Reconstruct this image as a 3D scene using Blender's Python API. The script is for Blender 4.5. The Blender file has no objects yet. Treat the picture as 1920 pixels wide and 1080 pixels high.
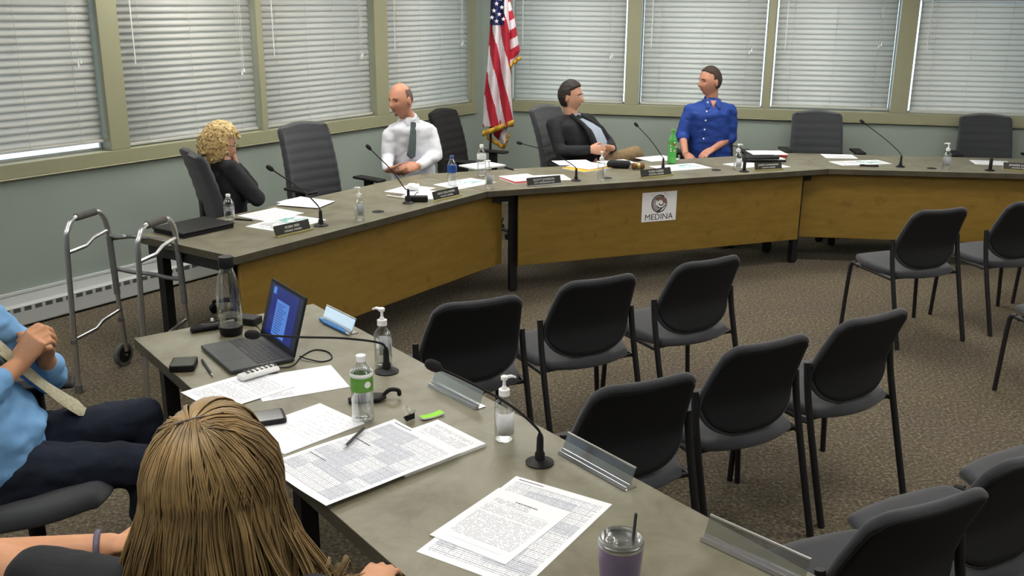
import bpy, bmesh, math, random
from math import sin, cos, pi, radians as R_
from mathutils import Vector as V, Matrix, noise, Quaternion
random.seed(7)
SC = bpy.context.scene
COL = SC.collection
# ---------------------------------------------------------------- camera
FPX, PITCH, ROLL, CH = 1826.834, 0.28812, 0.006874, 1.939158
_f = V((0, cos(PITCH), -sin(PITCH))); _r0 = V((1, 0, 0)); _u0 = V((0, sin(PITCH), cos(PITCH)))
_r = cos(ROLL)*_r0 + sin(ROLL)*_u0; _u = -sin(ROLL)*_r0 + cos(ROLL)*_u0
def ray(px, py): return _f*FPX + (px-960)*_r - (py-540)*_u
def at(px, py, z):                      # measured point of the photo on the level z
    d = ray(px, py); t = (z-CH)/d.z; return V((0, 0, CH)) + d*t
def aty(px, py, Y):                     # measured point at the depth Y
    d = ray(px, py); return V((0, 0, CH)) + d*(Y/d.y)
cd = bpy.data.cameras.new('camera'); cam = bpy.data.objects.new('camera', cd); COL.objects.link(cam)
cam.matrix_world = Matrix(((_r.x, _u.x, -_f.x, 0), (_r.y, _u.y, -_f.y, 0), (_r.z, _u.z, -_f.z, CH), (0, 0, 0, 1)))
cd.sensor_width = 36; cd.lens = FPX/1920*36; cd.clip_start = 0.05
SC.camera = cam
SC.view_settings.view_transform = 'Standard'; SC.view_settings.look = 'None'
SC.view_settings.gamma = 1; SC.view_settings.use_curve_mapping = False
SC.view_settings.exposure = -0.12
# ---------------------------------------------------------------- materials
def lin(c):
    return tuple(((x/255)/12.92 if x/255 <= .04045 else ((x/255+.055)/1.055)**2.4) for x in c)
def mat(name, col, rough=.6, metal=0., noise_amt=0., nscale=40., col2=None, bump=0., bscale=200., spec=.5, trans=0., ior=1.45, sheen=0., coat=0., emis=None, estr=0., alpha=None, mapping=None, detail=4.):
    m = bpy.data.materials.new(name); m.use_nodes = True
    nt = m.node_tree; N = nt.nodes; L = nt.links; b = N['Principled BSDF']
    b.inputs['Base Color'].default_value = (*col, 1); b.inputs['Roughness'].default_value = rough
    b.inputs['Metallic'].default_value = metal; b.inputs['Specular IOR Level'].default_value = spec
    b.inputs['Transmission Weight'].default_value = trans; b.inputs['IOR'].default_value = ior
    b.inputs['Sheen Weight'].default_value = sheen; b.inputs['Coat Weight'].default_value = coat
    if emis: b.inputs['Emission Color'].default_value = (*emis, 1); b.inputs['Emission Strength'].default_value = estr
    if alpha is not None: b.inputs['Alpha'].default_value = alpha
    tc = N.new('ShaderNodeTexCoord'); src = tc.outputs['Object']
    if mapping:
        mp = N.new('ShaderNodeMapping'); mp.inputs['Scale'].default_value = mapping; L.new(src, mp.inputs['Vector']); src = mp.outputs[0]
    if noise_amt > 0 or col2:
        n = N.new('ShaderNodeTexNoise'); n.inputs['Scale'].default_value = nscale; n.inputs['Detail'].default_value = detail
        L.new(src, n.inputs['Vector'])
        r = N.new('ShaderNodeValToRGB'); c2 = col2 or tuple(x*(1-noise_amt) for x in col)
        r.color_ramp.elements[0].position = .35; r.color_ramp.elements[1].position = .65
        r.color_ramp.elements[0].color = (*c2, 1); r.color_ramp.elements[1].color = (*col, 1)
        L.new(n.outputs['Fac'], r.inputs['Fac']); L.new(r.outputs['Color'], b.inputs['Base Color'])
    if bump > 0:
        n2 = N.new('ShaderNodeTexNoise'); n2.inputs['Scale'].default_value = bscale; n2.inputs['Detail'].default_value = 3
        L.new(src, n2.inputs['Vector'])
        bp = N.new('ShaderNodeBump'); bp.inputs['Strength'].default_value = bump; bp.inputs['Distance'].default_value = .01
        L.new(n2.outputs['Fac'], bp.inputs['Height']); L.new(bp.outputs[0], b.inputs['Normal'])
    return m
M = {}
M['wall'] = mat('wall_paint', lin((146,157,148)), .65, noise_amt=.05, nscale=1.5, bump=.05, bscale=300)
M['ceil'] = mat('ceiling_tile', (.75,.75,.72), .9, noise_amt=.12, nscale=60)
M['trim'] = mat('olive_trim_paint', lin((150,150,122)), .45, noise_amt=.06, nscale=3)
M['sash'] = mat('window_sash', (.62,.64,.62), .4, noise_amt=.04)
M['blackmetal'] = mat('black_powder_steel', (.012,.012,.013), .45, noise_amt=.2)
M['chrome'] = mat('brushed_aluminium', (.62,.63,.64), .32, metal=1., noise_amt=.06, nscale=20)
M['greytube'] = mat('grey_anodised_tube', (.22,.23,.235), .4, metal=.6, noise_amt=.1)
M['rubber'] = mat('grey_rubber', (.10,.10,.09), .8, noise_amt=.2)
M['black'] = mat('black_plastic', (.009,.009,.010), .5, noise_amt=.15, spec=.3)
M['blacksoft'] = mat('black_soft', (.008,.008,.009), .85, noise_amt=.3, bump=.2, bscale=400)
M['darkgrey'] = mat('dark_grey_plastic', (.045,.047,.05), .5, noise_amt=.1)
M['fabric'] = mat('charcoal_fabric', (.040,.042,.050), .9, noise_amt=.35, nscale=500, bump=.3, bscale=900, sheen=.25)
M['chairback'] = mat('black_chair_back', (.007,.0075,.009), .85, noise_amt=.2, nscale=300)
M['office'] = mat('grey_ribbed_mesh', (.042,.046,.053), .85, noise_amt=.3, nscale=500, bump=.3, bscale=700, sheen=.2)
M['officeblk'] = mat('black_office_fabric', (.009,.009,.010), .9, noise_amt=.3, nscale=400)
M['heater'] = mat('white_enamel', (.50,.53,.52), .45, noise_amt=.04, nscale=4)
M['slot'] = mat('heater_fins', (.10,.10,.095), .6, noise_amt=.4, nscale=120)
M['white'] = mat('white_plastic', (.80,.81,.80), .35, noise_amt=.03)
M['whitecap'] = mat('white_cap', (.85,.86,.86), .4, noise_amt=.03)
M['paperside'] = mat('white_paper', (.88,.89,.90), .8, noise_amt=.02)
M['gold'] = mat('gold_fringe', lin((196,150,40)), .6, noise_amt=.35, nscale=150)
M['yellow'] = mat('manila_yellow', lin((235,180,40)), .6, noise_amt=.06)
M['redbook'] = mat('red_cover', lin((170,50,40)), .5, noise_amt=.1)
M['green'] = mat('green_sticky', lin((150,225,60)), .6, noise_amt=.06)
M['lilac'] = mat('lilac_enamel', lin((116,104,134)), .35, noise_amt=.06, coat=.3)
M['brass'] = mat('brass_holder', lin((190,180,120)), .35, metal=.7, noise_amt=.1)
M['plate'] = mat('engraved_black_plate', (.02,.018,.016), .35, noise_amt=.1)
M['lettering'] = mat('white_lettering', (.75,.75,.72), .5, noise_amt=.05)
M['khaki'] = mat('khaki_cloth', lin((135,112,82)), .85, noise_amt=.2, nscale=30, bump=.2, bscale=60)
M['navy'] = mat('navy_cloth', (.008,.014,.030), .9, noise_amt=.3, nscale=20, bump=.2, bscale=60)
M['jacket'] = mat('black_jacket_cloth', (.012,.013,.016), .85, noise_amt=.3, nscale=15, bump=.2, bscale=60)
M['whiteshirt'] = mat('white_shirt_cloth', (.68,.70,.76), .8, noise_amt=.06, nscale=8, bump=.25, bscale=25)
M['greyshirt'] = mat('pale_check_shirt_cloth', (.36,.42,.52), .8, noise_amt=.25, nscale=150, bump=.2, bscale=25)
M['blueshirt'] = mat('royal_blue_shirt_cloth', lin((30,66,150)), .75, noise_amt=.2, nscale=8, bump=.3, bscale=25)
M['skyshirt'] = mat('sky_blue_shirt_cloth', lin((120,172,222)), .75, noise_amt=.1, nscale=8, bump=.3, bscale=22)
M['tie'] = mat('patterned_dark_tie', (.03,.045,.05), .5, col2=(.09,.12,.12), nscale=140)
M['skin'] = mat('skin', lin((200,150,124)), .5, noise_amt=.1, nscale=25, spec=.35)
M['skin2'] = mat('skin_tanned', lin((206,152,116)), .5, noise_amt=.1, nscale=20, spec=.35)
M['skin3'] = mat('skin_ruddy', lin((190,136,112)), .5, noise_amt=.12, nscale=25, spec=.35)
M['lip'] = mat('lips', lin((150,82,74)), .45, noise_amt=.1)
M['brownhair'] = mat('dark_brown_hair', (.022,.013,.009), .6, noise_amt=.5, nscale=150, bump=.5, bscale=200)
M['shorthair'] = mat('short_brown_hair', (.045,.027,.018), .7, noise_amt=.5, nscale=150, bump=.5, bscale=200)
M['stubble'] = mat('cropped_grey_brown_hair', lin((104,82,72)), .8, noise_amt=.2, nscale=200)
M['eyewhite'] = mat('eye_white', (.42,.40,.38), .3, noise_amt=.02)
M['iris'] = mat('eye_iris', (.03,.02,.015), .3, noise_amt=.1)
M['shoe'] = mat('black_leather', (.012,.011,.010), .35, noise_amt=.2)
M['teal'] = mat('teal_print', lin((90,170,160)), .7, noise_amt=.3, nscale=60)
M['bluepen'] = mat('blue_plastic', lin((40,120,190)), .3, noise_amt=.1)
M['wood'] = mat('gavel_wood', lin((120,80,40)), .4, noise_amt=.2)
M['watch'] = mat('watch_band', lin((95,90,110)), .5, noise_amt=.1)
M['maroon'] = mat('maroon_gloss', lin((120,40,80)), .25, noise_amt=.1)
M['key'] = mat('key_cap', (.03,.031,.034), .5, noise_amt=.1)
M['keybase'] = mat('laptop_graphite', (.05,.052,.055), .45, noise_amt=.06, metal=.3)
M['label'] = mat('label_paper', (.75,.77,.78), .5, noise_amt=.1, nscale=60)
M['bluelabel'] = mat('blue_label', lin((35,85,165)), .4, noise_amt=.4, nscale=40)
M['greenlabel'] = mat('green_label', lin((95,150,55)), .45, noise_amt=.12, nscale=60)
M['greenliq'] = mat('green_soda', lin((80,170,80)), .15, noise_amt=.1, spec=.6)
M['redprint'] = mat('red_print', lin((190,60,50)), .4, noise_amt=.1)
M['flagred'] = mat('flag_red', lin((168,28,48)), .75, noise_amt=.15, nscale=12, bump=.2, bscale=40)
M['flagwhite'] = mat('flag_white', lin((208,200,206)), .75, noise_amt=.1, nscale=12, bump=.2, bscale=40)
M['flagblue'] = mat('flag_blue', lin((32,40,92)), .75, noise_amt=.15, nscale=12, bump=.2, bscale=40)
M['lamp'] = mat('lamp_diffuser', (.9,.9,.9), .5, emis=(1., .96, .90), estr=13.5)
def glassy(name, tint, fac, rough=.03):
    m = bpy.data.materials.new(name); m.use_nodes = True; nt = m.node_tree; N = nt.nodes; L = nt.links
    N.remove(N['Principled BSDF']); o = N['Material Output']
    t = N.new('ShaderNodeBsdfTransparent'); t.inputs[0].default_value = (*tint, 1)
    g = N.new('ShaderNodeBsdfGlossy'); g.inputs['Roughness'].default_value = rough
    g.inputs[0].default_value = (.92,.93,.92,1)
    fr = N.new('ShaderNodeLayerWeight'); fr.inputs['Blend'].default_value = fac
    ns = N.new('ShaderNodeTexNoise'); ns.inputs['Scale'].default_value = 30
    mm = N.new('ShaderNodeMath'); mm.operation = 'MULTIPLY_ADD'; mm.inputs[1].default_value = .08
    L.new(ns.outputs['Fac'], mm.inputs[0]); L.new(fr.outputs['Facing'], mm.inputs[2])
    mx = N.new('ShaderNodeMixShader'); L.new(mm.outputs[0], mx.inputs[0]); L.new(t.outputs[0], mx.inputs[1]); L.new(g.outputs[0], mx.inputs[2])
    L.new(mx.outputs[0], o.inputs[0]); return m
M['glass'] = glassy('window_glass', (.92,.96,.97), .15)
M['bottle'] = glassy('clear_bottle_plastic', (.95,.96,.96), .30)
M['acrylic'] = glassy('clear_acrylic', (.72,.74,.72), .50, .25)
M['water'] = glassy('clear_gel', (.95,.96,.97), .10, .08)
def mat_blind():
    m = mat('blind_slat_vinyl', (.64,.63,.59), .55, noise_amt=.03, nscale=2)
    nt = m.node_tree; N = nt.nodes; L = nt.links; b = N['Principled BSDF']; o = N['Material Output']
    t = N.new('ShaderNodeBsdfTranslucent'); t.inputs[0].default_value = (.92,.92,.86,1)
    mx = N.new('ShaderNodeMixShader'); mx.inputs[0].default_value = .42
    L.new(b.outputs[0], mx.inputs[1]); L.new(t.outputs[0], mx.inputs[2]); L.new(mx.outputs[0], o.inputs[0]); return m
M['blind'] = mat_blind()
def mat_carpet():
    m = mat('speckled_loop_carpet', (.2,.16,.12), .95); nt = m.node_tree; N = nt.nodes; L = nt.links; b = N['Principled BSDF']
    tc = N['Texture Coordinate']
    def ramp(src, stops):
        r = N.new('ShaderNodeValToRGB'); cr = r.color_ramp
        while len(cr.elements) < len(stops): cr.elements.new(.5)
        for e, (p, c) in zip(cr.elements, stops): e.position = p; e.color = (*c, 1)
        L.new(src, r.inputs['Fac']); return r.outputs['Color']
    n1 = N.new('ShaderNodeTexNoise'); n1.inputs['Scale'].default_value = 62; n1.inputs['Detail'].default_value = 3; n1.inputs['Roughness'].default_value = .75
    L.new(tc.outputs['Object'], n1.inputs['Vector'])
    c = ramp(n1.outputs['Fac'], [(.34, (.036,.028,.020)), (.46, (.094,.079,.052)), (.56, (.130,.113,.076)), (.68, (.27,.255,.185))])
    n2 = N.new('ShaderNodeTexNoise'); n2.inputs['Scale'].default_value = 1.6; n2.inputs['Detail'].default_value = 3
    L.new(tc.outputs['Object'], n2.inputs['Vector'])
    c2 = ramp(n2.outputs['Fac'], [(.35, (.90,.84,.88)), (.65, (1.05,1.0,.93))])
    mx = N.new('ShaderNodeMix'); mx.data_type = 'RGBA'; mx.blend_type = 'MULTIPLY'; mx.inputs[0].default_value = 1
    L.new(c, mx.inputs[6]); L.new(c2, mx.inputs[7]); L.new(mx.outputs[2], b.inputs['Base Color'])
    bp = N.new('ShaderNodeBump'); bp.inputs['Strength'].default_value = .6; bp.inputs['Distance'].default_value = .01
    L.new(n1.outputs['Fac'], bp.inputs['Height']); L.new(bp.outputs[0], b.inputs['Normal']); return m
M['carpet'] = mat_carpet()
def mat_laminate():
    m = mat('mottled_taupe_laminate', (.2,.18,.14), .38, spec=.5); nt = m.node_tree; N = nt.nodes; L = nt.links; b = N['Principled BSDF']
    tc = N['Texture Coordinate']
    n1 = N.new('ShaderNodeTexNoise'); n1.inputs['Scale'].default_value = 7; n1.inputs['Detail'].default_value = 8; n1.inputs['Roughness'].default_value = .62; n1.inputs['Distortion'].default_value = .5
    L.new(tc.outputs['Object'], n1.inputs['Vector'])
    r = N.new('ShaderNodeValToRGB'); cr = r.color_ramp; cr.elements.new(.5)
    for e, (p, c) in zip(cr.elements, [(.30, (.130,.113,.072)), (.5, (.190,.177,.120)), (.72, (.238,.231,.167))]): e.position = p; e.color = (*c, 1)
    L.new(n1.outputs['Fac'], r.inputs['Fac']); L.new(r.outputs['Color'], b.inputs['Base Color']); return m
M['laminate'] = mat_laminate()
M['edgeshade'] = mat('shaded_laminate_edge', (.082,.070,.045), .5, noise_amt=.3, nscale=12)  # laminate colour darkened to put shade on faces the overhead lamps miss
def mat_panel():
    m = mat('golden_maple_veneer', (.3,.18,.04), .5); nt = m.node_tree; N = nt.nodes; L = nt.links; b = N['Principled BSDF']
    tc = N['Texture Coordinate']; mp = N.new('ShaderNodeMapping'); mp.inputs['Scale'].default_value = (3, 3, 14); L.new(tc.outputs['Object'], mp.inputs['Vector'])
    n1 = N.new('ShaderNodeTexNoise'); n1.inputs['Scale'].default_value = 1.6; n1.inputs['Detail'].default_value = 8; n1.inputs['Roughness'].default_value = .6
    L.new(mp.outputs[0], n1.inputs['Vector'])
    r = N.new('ShaderNodeValToRGB'); cr = r.color_ramp
    for e, (p, c) in zip(cr.elements, [(.25, (.19,.113,.015)), (.8, (.275,.17,.030))]): e.position = p; e.color = (*c, 1)
    L.new(n1.outputs['Fac'], r.inputs['Fac'])
    n2 = N.new('ShaderNodeTexNoise'); n2.inputs['Scale'].default_value = 9; n2.inputs['Detail'].default_value = 4; L.new(tc.outputs['Object'], n2.inputs['Vector'])
    r2 = N.new('ShaderNodeValToRGB'); r2.color_ramp.elements[0].position = .28; r2.color_ramp.elements[0].color = (.6,.55,.5,1); r2.color_ramp.elements[1].position = .40; r2.color_ramp.elements[1].color = (1,1,1,1)
    L.new(n2.outputs['Fac'], r2.inputs['Fac'])
    mx = N.new('ShaderNodeMix'); mx.data_type = 'RGBA'; mx.blend_type = 'MULTIPLY'; mx.inputs[0].default_value = .5
    L.new(r.outputs[0], mx.inputs[6]); L.new(r2.outputs[0], mx.inputs[7]); L.new(mx.outputs[2], b.inputs['Base Color']); return m
M['panel'] = mat_panel()
class NG:                                # tiny node-expression helper on the page UVs
    def __init__(s, name, base=(.86,.88,.92)):
        s.m = bpy.data.materials.new(name); s.m.use_nodes = True; s.N = s.m.node_tree.nodes; s.L = s.m.node_tree.links
        s.b = s.N['Principled BSDF']; s.b.inputs['Roughness'].default_value = .75
        uv = s.N.new('ShaderNodeUVMap'); sp = s.N.new('ShaderNodeSeparateXYZ'); s.L.new(uv.outputs[0], sp.inputs[0])
        s.u, s.v = sp.outputs[0], sp.outputs[1]; s.base = base
    def op(s, o, a, b=None, c=None):
        n = s.N.new('ShaderNodeMath'); n.operation = o
        for i, x in enumerate((a, b, c)):
            if x is None: continue
            if isinstance(x, (int, float)): n.inputs[i].default_value = x
            else: s.L.new(x, n.inputs[i])
        return n.outputs[0]
    def rng(s, x, a, b): return s.op('MULTIPLY', s.op('GREATER_THAN', x, a), s.op('LESS_THAN', x, b))
    def noise(s, x, y, seed=0., scale=1.):
        c = s.N.new('ShaderNodeCombineXYZ')
        for i, q in enumerate((x, y, seed)):
            if isinstance(q, (int, float)): c.inputs[i].default_value = q
            else: s.L.new(q, c.inputs[i])
        n = s.N.new('ShaderNodeTexNoise'); n.inputs['Scale'].default_value = scale; n.inputs['Detail'].default_value = 1
        s.L.new(c.outputs[0], n.inputs['Vector']); return n.outputs['Fac']
    def text(s, u0, u1, v0, v1, lines, seed=1., words=34, ragged=.55, blank=.30):
        fv = s.op('MULTIPLY', s.v, lines); row = s.op('FLOOR', fv)
        ln = s.op('LESS_THAN', s.op('FRACT', fv), .42)
        wd = s.op('GREATER_THAN', s.noise(s.op('MULTIPLY', s.u, words), s.op('MULTIPLY', row, 7.31), seed), .44)
        par = s.op('GREATER_THAN', s.noise(0., s.op('MULTIPLY', row, .37), seed+9), blank)
        end = s.op('LESS_THAN', s.u, s.op('ADD', s.op('MULTIPLY', s.noise(3.7, s.op('MULTIPLY', row, 1.7), seed), ragged), u1-.3*ragged))
        x = s.op('MULTIPLY', s.op('MULTIPLY', ln, wd), s.op('MULTIPLY', par, end))
        return s.op('MULTIPLY', x, s.op('MULTIPLY', s.rng(s.u, u0, u1), s.rng(s.v, v0, v1)))
    def out(s, layers):                    # layers: (mask, colour, strength)
        cur = None
        for mask, colr, st in layers:
            mx = s.N.new('ShaderNodeMix'); mx.data_type = 'RGBA'
            s.L.new(s.op('MULTIPLY', mask, st), mx.inputs[0])
            if cur is None: mx.inputs[6].default_value = (*s.base, 1)
            else: s.L.new(cur, mx.inputs[6])
            mx.inputs[7].default_value = (*colr, 1); cur = mx.outputs[2]
        if cur: s.L.new(cur, s.b.inputs['Base Color'])
        else: s.b.inputs['Base Color'].default_value = (*s.base, 1)
        return s.m
INK = (.05,.05,.07)
def page_text(seed):
    g = NG('printed_text_page'); return g.out([(g.text(.1,.9,.08,.92,46,seed,34,.55,.42), INK, .55)])
def page_memo():
    g = NG('printed_memo_page')
    head = g.op('MULTIPLY', g.rng(g.u,.36,.66), g.rng(g.v,.855,.875))
    hw = g.op('MULTIPLY', head, g.op('GREATER_THAN', g.noise(g.op('MULTIPLY', g.u, 90), 1., 4.), .42))
    rule = g.op('MULTIPLY', g.rng(g.u,.12,.9), g.rng(g.v,.742,.745))
    foot = g.op('MULTIPLY', g.rng(g.u,.2,.85), g.rng(g.v,.085,.088))
    return g.out([(hw, INK, .85), (g.text(.12,.6,.76,.84,48,2.,30,.2,.05), INK, .6), (rule, INK, .7), (g.text(.1,.92,.16,.72,48,5.,40,.3,.40), INK, .52), (foot, INK, .6)])
def page_table(seed, rows=60, cols=9, band=.5):
    g = NG('printed_table_page')
    fu = g.op('FRACT', g.op('MULTIPLY', g.u, cols)); fv = g.op('FRACT', g.op('MULTIPLY', g.v, rows/4))
    body = g.op('MULTIPLY', g.rng(g.u,.05,.95), g.rng(g.v,.05,.94))
    grid = g.op('MULTIPLY', g.op('MAXIMUM', g.op('LESS_THAN', fu, .035), g.op('LESS_THAN', fv, .08)), body)
    shade = g.op('MULTIPLY', g.op('GREATER_THAN', g.noise(g.op('MULTIPLY', g.op('FLOOR', g.op('MULTIPLY', g.u, 4)), 3.1), g.op('MULTIPLY', g.op('FLOOR', g.op('MULTIPLY', g.v, 9)), 2.3), seed), .52), body)
    t = g.text(.05,.95,.05,.94,rows,seed,70,.9,.2)
    bars = g.op('MULTIPLY', g.rng(g.op('FRACT', g.op('MULTIPLY', g.v, 3)), .9, .925), g.rng(g.u,.06,.32))
    return g.out([(shade, (.50,.53,.62), .55), (grid, (.25,.27,.33), .6), (t, INK, .42), (bars, INK, .95)])
def page_map(seed):
    g = NG('printed_map_page')
    n = g.noise(g.op('MULTIPLY', g.u, 5), g.op('MULTIPLY', g.v, 5), seed)
    blob = g.op('MULTIPLY', g.op('GREATER_THAN', g.noise(g.op('MULTIPLY', g.u, 6), g.op('MULTIPLY', g.v, 6), seed+3), .52), g.op('MULTIPLY', g.rng(g.u,.5,.9), g.rng(g.v,.3,.85)))
    gr = g.op('MULTIPLY', g.op('GREATER_THAN', n, .53), g.op('MULTIPLY', g.rng(g.u,.06,.94), g.rng(g.v,.08,.92)))
    return g.out([(gr, (.42,.44,.47), .55), (g.text(.08,.45,.1,.9,30,seed,24,.2,.3), INK, .5), (blob, lin((80,165,155)), .8)])
def page_hand(seed):
    g = NG('handwritten_page')
    fv = g.op('ADD', g.op('MULTIPLY', g.v, 15), g.op('MULTIPLY', g.noise(g.op('MULTIPLY', g.u, 60), 0., seed), 1.1))
    ln = g.op('LESS_THAN', g.op('FRACT', fv), .13)
    w = g.op('GREATER_THAN', g.noise(g.op('MULTIPLY', g.u, 14), g.op('MULTIPLY', g.op('FLOOR', fv), 3.3), seed), .5)
    return g.out([(g.op('MULTIPLY', g.op('MULTIPLY', ln, w), g.op('MULTIPLY', g.rng(g.u,.3,.95), g.rng(g.v,.35,.95))), (.2,.2,.25), .5)])
def page_blank():
    g = NG('blank_page'); return g.out([(g.text(.62,.9,.78,.93,60,3.,30,.2,.1), INK, .6)])
# ---------------------------------------------------------------- objects
def tag(o, label=None, cat=None, group=None, kind=None):
    if label: o['label'] = label
    if cat: o['category'] = cat
    if group: o['group'] = group
    if kind: o['kind'] = kind
    return o
def empty(name, loc=(0,0,0), rz=0., label=None, cat=None, group=None, kind=None):
    o = bpy.data.objects.new(name, None); COL.objects.link(o); o.location = loc; o.rotation_euler = (0,0,rz)
    o.empty_display_size = .1
    return tag(o, label, cat, group, kind)
def finish(me, smooth=None):
    if smooth is None: return
    for p in me.polygons: p.use_smooth = True
    if smooth < 180:
        me.set_sharp_from_angle(angle=R_(smooth))
def obj(name, bm, mats, parent=None, smooth=40, bevel=0., seg=2, label=None, kind=None, local=False):
    """bm in world coordinates unless local; children keep the parent's frame"""
    me = bpy.data.meshes.new(name); bm.normal_update(); bm.to_mesh(me); bm.free()
    if not isinstance(mats, (list, tuple)): mats = [mats]
    for m in mats: me.materials.append(m)
    finish(me, smooth)
    o = bpy.data.objects.new(name, me); COL.objects.link(o)
    if parent:
        o.parent = parent
    if bevel > 0:
        b = o.modifiers.new('bevel', 'BEVEL'); b.width = bevel; b.segments = seg; b.limit_method = 'ANGLE'; b.angle_limit = R_(35)
    if label: o['label'] = label
    if kind: o['kind'] = kind
    return o
def kids(o): return list(o.children)
def dup(o, loc=None, rz=None, parent=None, label=None, group=None):
    ch = kids(o); c = o.copy(); COL.objects.link(c)
    if parent: c.parent = parent
    if loc is not None: c.location = loc
    if rz is not None: c.rotation_euler = (0,0,rz)
    if label: c['label'] = label
    if group: c['group'] = group
    for k in ch: dup(k, parent=c)
    return c
def BM(): return bmesh.new()
def XF(loc=(0,0,0), rz=0., rx=0., ry=0.):
    return Matrix.Translation(loc) @ Matrix.Rotation(rz,4,'Z') @ Matrix.Rotation(ry,4,'Y') @ Matrix.Rotation(rx,4,'X')
def box(bm, x0, x1, y0, y1, z0, z1, T=None, mi=0):
    vs = [bm.verts.new((x,y,z)) for x in (x0,x1) for y in (y0,y1) for z in (z0,z1)]
    for f in ((0,1,3,2),(4,6,7,5),(0,4,5,1),(2,3,7,6),(0,2,6,4),(1,5,7,3)):
        fc = bm.faces.new([vs[i] for i in f]); fc.material_index = mi
    if T is not None: bmesh.ops.transform(bm, matrix=T, verts=vs)
    return vs
def prism(bm, poly, z0, z1, T=None, mi=0, uv=False):
    n = len(poly); a = [bm.verts.new((p[0],p[1],z0)) for p in poly]; b = [bm.verts.new((p[0],p[1],z1)) for p in poly]
    fs = [bm.faces.new(a[::-1]), bm.faces.new(b)] + [bm.faces.new((a[i],a[(i+1)%n],b[(i+1)%n],b[i])) for i in range(n)]
    for f in fs: f.material_index = mi
    if T is not None: bmesh.ops.transform(bm, matrix=T, verts=a+b)
    return a+b
def frame_of(d):
    d = d.normalized(); a = V((0,0,1)) if abs(d.z) < .9 else V((1,0,0))
    x = d.cross(a).normalized(); return x, x.cross(d).normalized()
def tube(bm, pts, r, n=10, mi=0, cap=True, closed=False):
    pts = [V(p) for p in pts]; m = len(pts); rs = r if isinstance(r, (list,tuple)) else [r]*m
    rings = []; px = None
    for i, p in enumerate(pts):
        if closed: d = pts[(i+1)%m]-pts[i-1]
        else: d = pts[min(i+1,m-1)]-pts[max(i-1,0)]
        if d.length < 1e-9: d = V((0,0,1))
        d.normalize()
        if px is None: x, y = frame_of(d)
        else:
            x = px - d*px.dot(d)
            if x.length < 1e-6: x, _ = frame_of(d)
            x.normalize()
        y = d.cross(x).normalized(); px = x
        rings.append([bm.verts.new(p + (x*cos(2*pi*k/n)+y*sin(2*pi*k/n))*rs[i]) for k in range(n)])
    for i in range(m if closed else m-1):
        a, b = rings[i], rings[(i+1)%m]
        for k in range(n):
            f = bm.faces.new((a[k],a[(k+1)%n],b[(k+1)%n],b[k])); f.material_index = mi
    if cap and not closed:
        f = bm.faces.new(rings[0][::-1]); f.material_index = mi
        f = bm.faces.new(rings[-1]); f.material_index = mi
def catmull(pts, k=8):
    pts = [V(p) for p in pts]; P = [pts[0]*2-pts[1]] + pts + [pts[-1]*2-pts[-2]]; out = []
    for i in range(1, len(P)-2):
        for j in range(k):
            t = j/k; a,b,c,d = P[i-1],P[i],P[i+1],P[i+2]
            out.append(.5*((2*b)+(c-a)*t+(2*a-5*b+4*c-d)*t*t+(3*b-a-3*c+d)*t**3))
    out.append(pts[-1]); return out
def lathe(bm, prof, T=None, n=24, mi=0, mis=None):
    rings = []; allv = []
    for (r, z) in prof:
        if r < 1e-5: ring = [bm.verts.new((0,0,z))]
        else: ring = [bm.verts.new((r*cos(2*pi*k/n), r*sin(2*pi*k/n), z)) for k in range(n)]
        rings.append(ring); allv += ring
    for i in range(len(rings)-1):
        a, b = rings[i], rings[i+1]; q = mis[i] if mis else mi
        for k in range(n):
            k2 = (k+1)%n
            if len(a) == 1 and len(b) == 1: continue
            if len(a) == 1: f = bm.faces.new((a[0], b[k2], b[k]))
            elif len(b) == 1: f = bm.faces.new((a[k], a[k2], b[0]))
            else: f = bm.faces.new((a[k],a[k2],b[k2],b[k]))
            f.material_index = q
    if T is not None: bmesh.ops.transform(bm, matrix=T, verts=allv)
    return allv
def ball(bm, c, r, T=None, u=16, v=12, mi=0, quat=None):
    if not isinstance(r, (tuple, list, V)): r = (r,r,r)
    Mx = Matrix.Translation(c) @ (quat.to_matrix().to_4x4() if quat else Matrix.Identity(4)) @ Matrix.Diagonal((*r,1))
    if T is not None: Mx = T @ Mx
    g = bmesh.ops.create_uvsphere(bm, u_segments=u, v_segments=v, radius=1, matrix=Mx)
    fs = set(f for vv in g['verts'] for f in vv.link_faces)
    for f in fs: f.material_index = mi
def loft(bm, rings, n=24, mi=0):
    """rings: (centre, axis_a*ra, axis_b*rb)"""
    R = []
    for c, a, b in rings: R.append([bm.verts.new(V(c)+V(a)*cos(2*pi*k/n)+V(b)*sin(2*pi*k/n)) for k in range(n)])
    for i in range(len(R)-1):
        for k in range(n):
            f = bm.faces.new((R[i][k],R[i][(k+1)%n],R[i+1][(k+1)%n],R[i+1][k])); f.material_index = mi
    bm.faces.new(R[0][::-1]); bm.faces.new(R[-1])
def text_mesh(name, s, size, T, m, parent, ext=.0006, xs=1., off=0.):
    cu = bpy.data.curves.new(name, 'FONT'); cu.body = s; cu.size = size; cu.align_x = 'CENTER'; cu.align_y = 'CENTER'; cu.extrude = ext; cu.offset = off
    o = bpy.data.objects.new(name, cu); COL.objects.link(o)
    bpy.context.view_layer.update()
    me = bpy.data.meshes.new_from_object(o.evaluated_get(bpy.context.evaluated_depsgraph_get()))
    COL.objects.unlink(o); bpy.data.objects.remove(o); bpy.data.curves.remove(cu)
    me.transform(T @ Matrix.Diagonal((xs,1,1,1))); me.materials.clear(); me.materials.append(m)
    q = bpy.data.objects.new(name, me); COL.objects.link(q); q.parent = parent; return q
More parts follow.
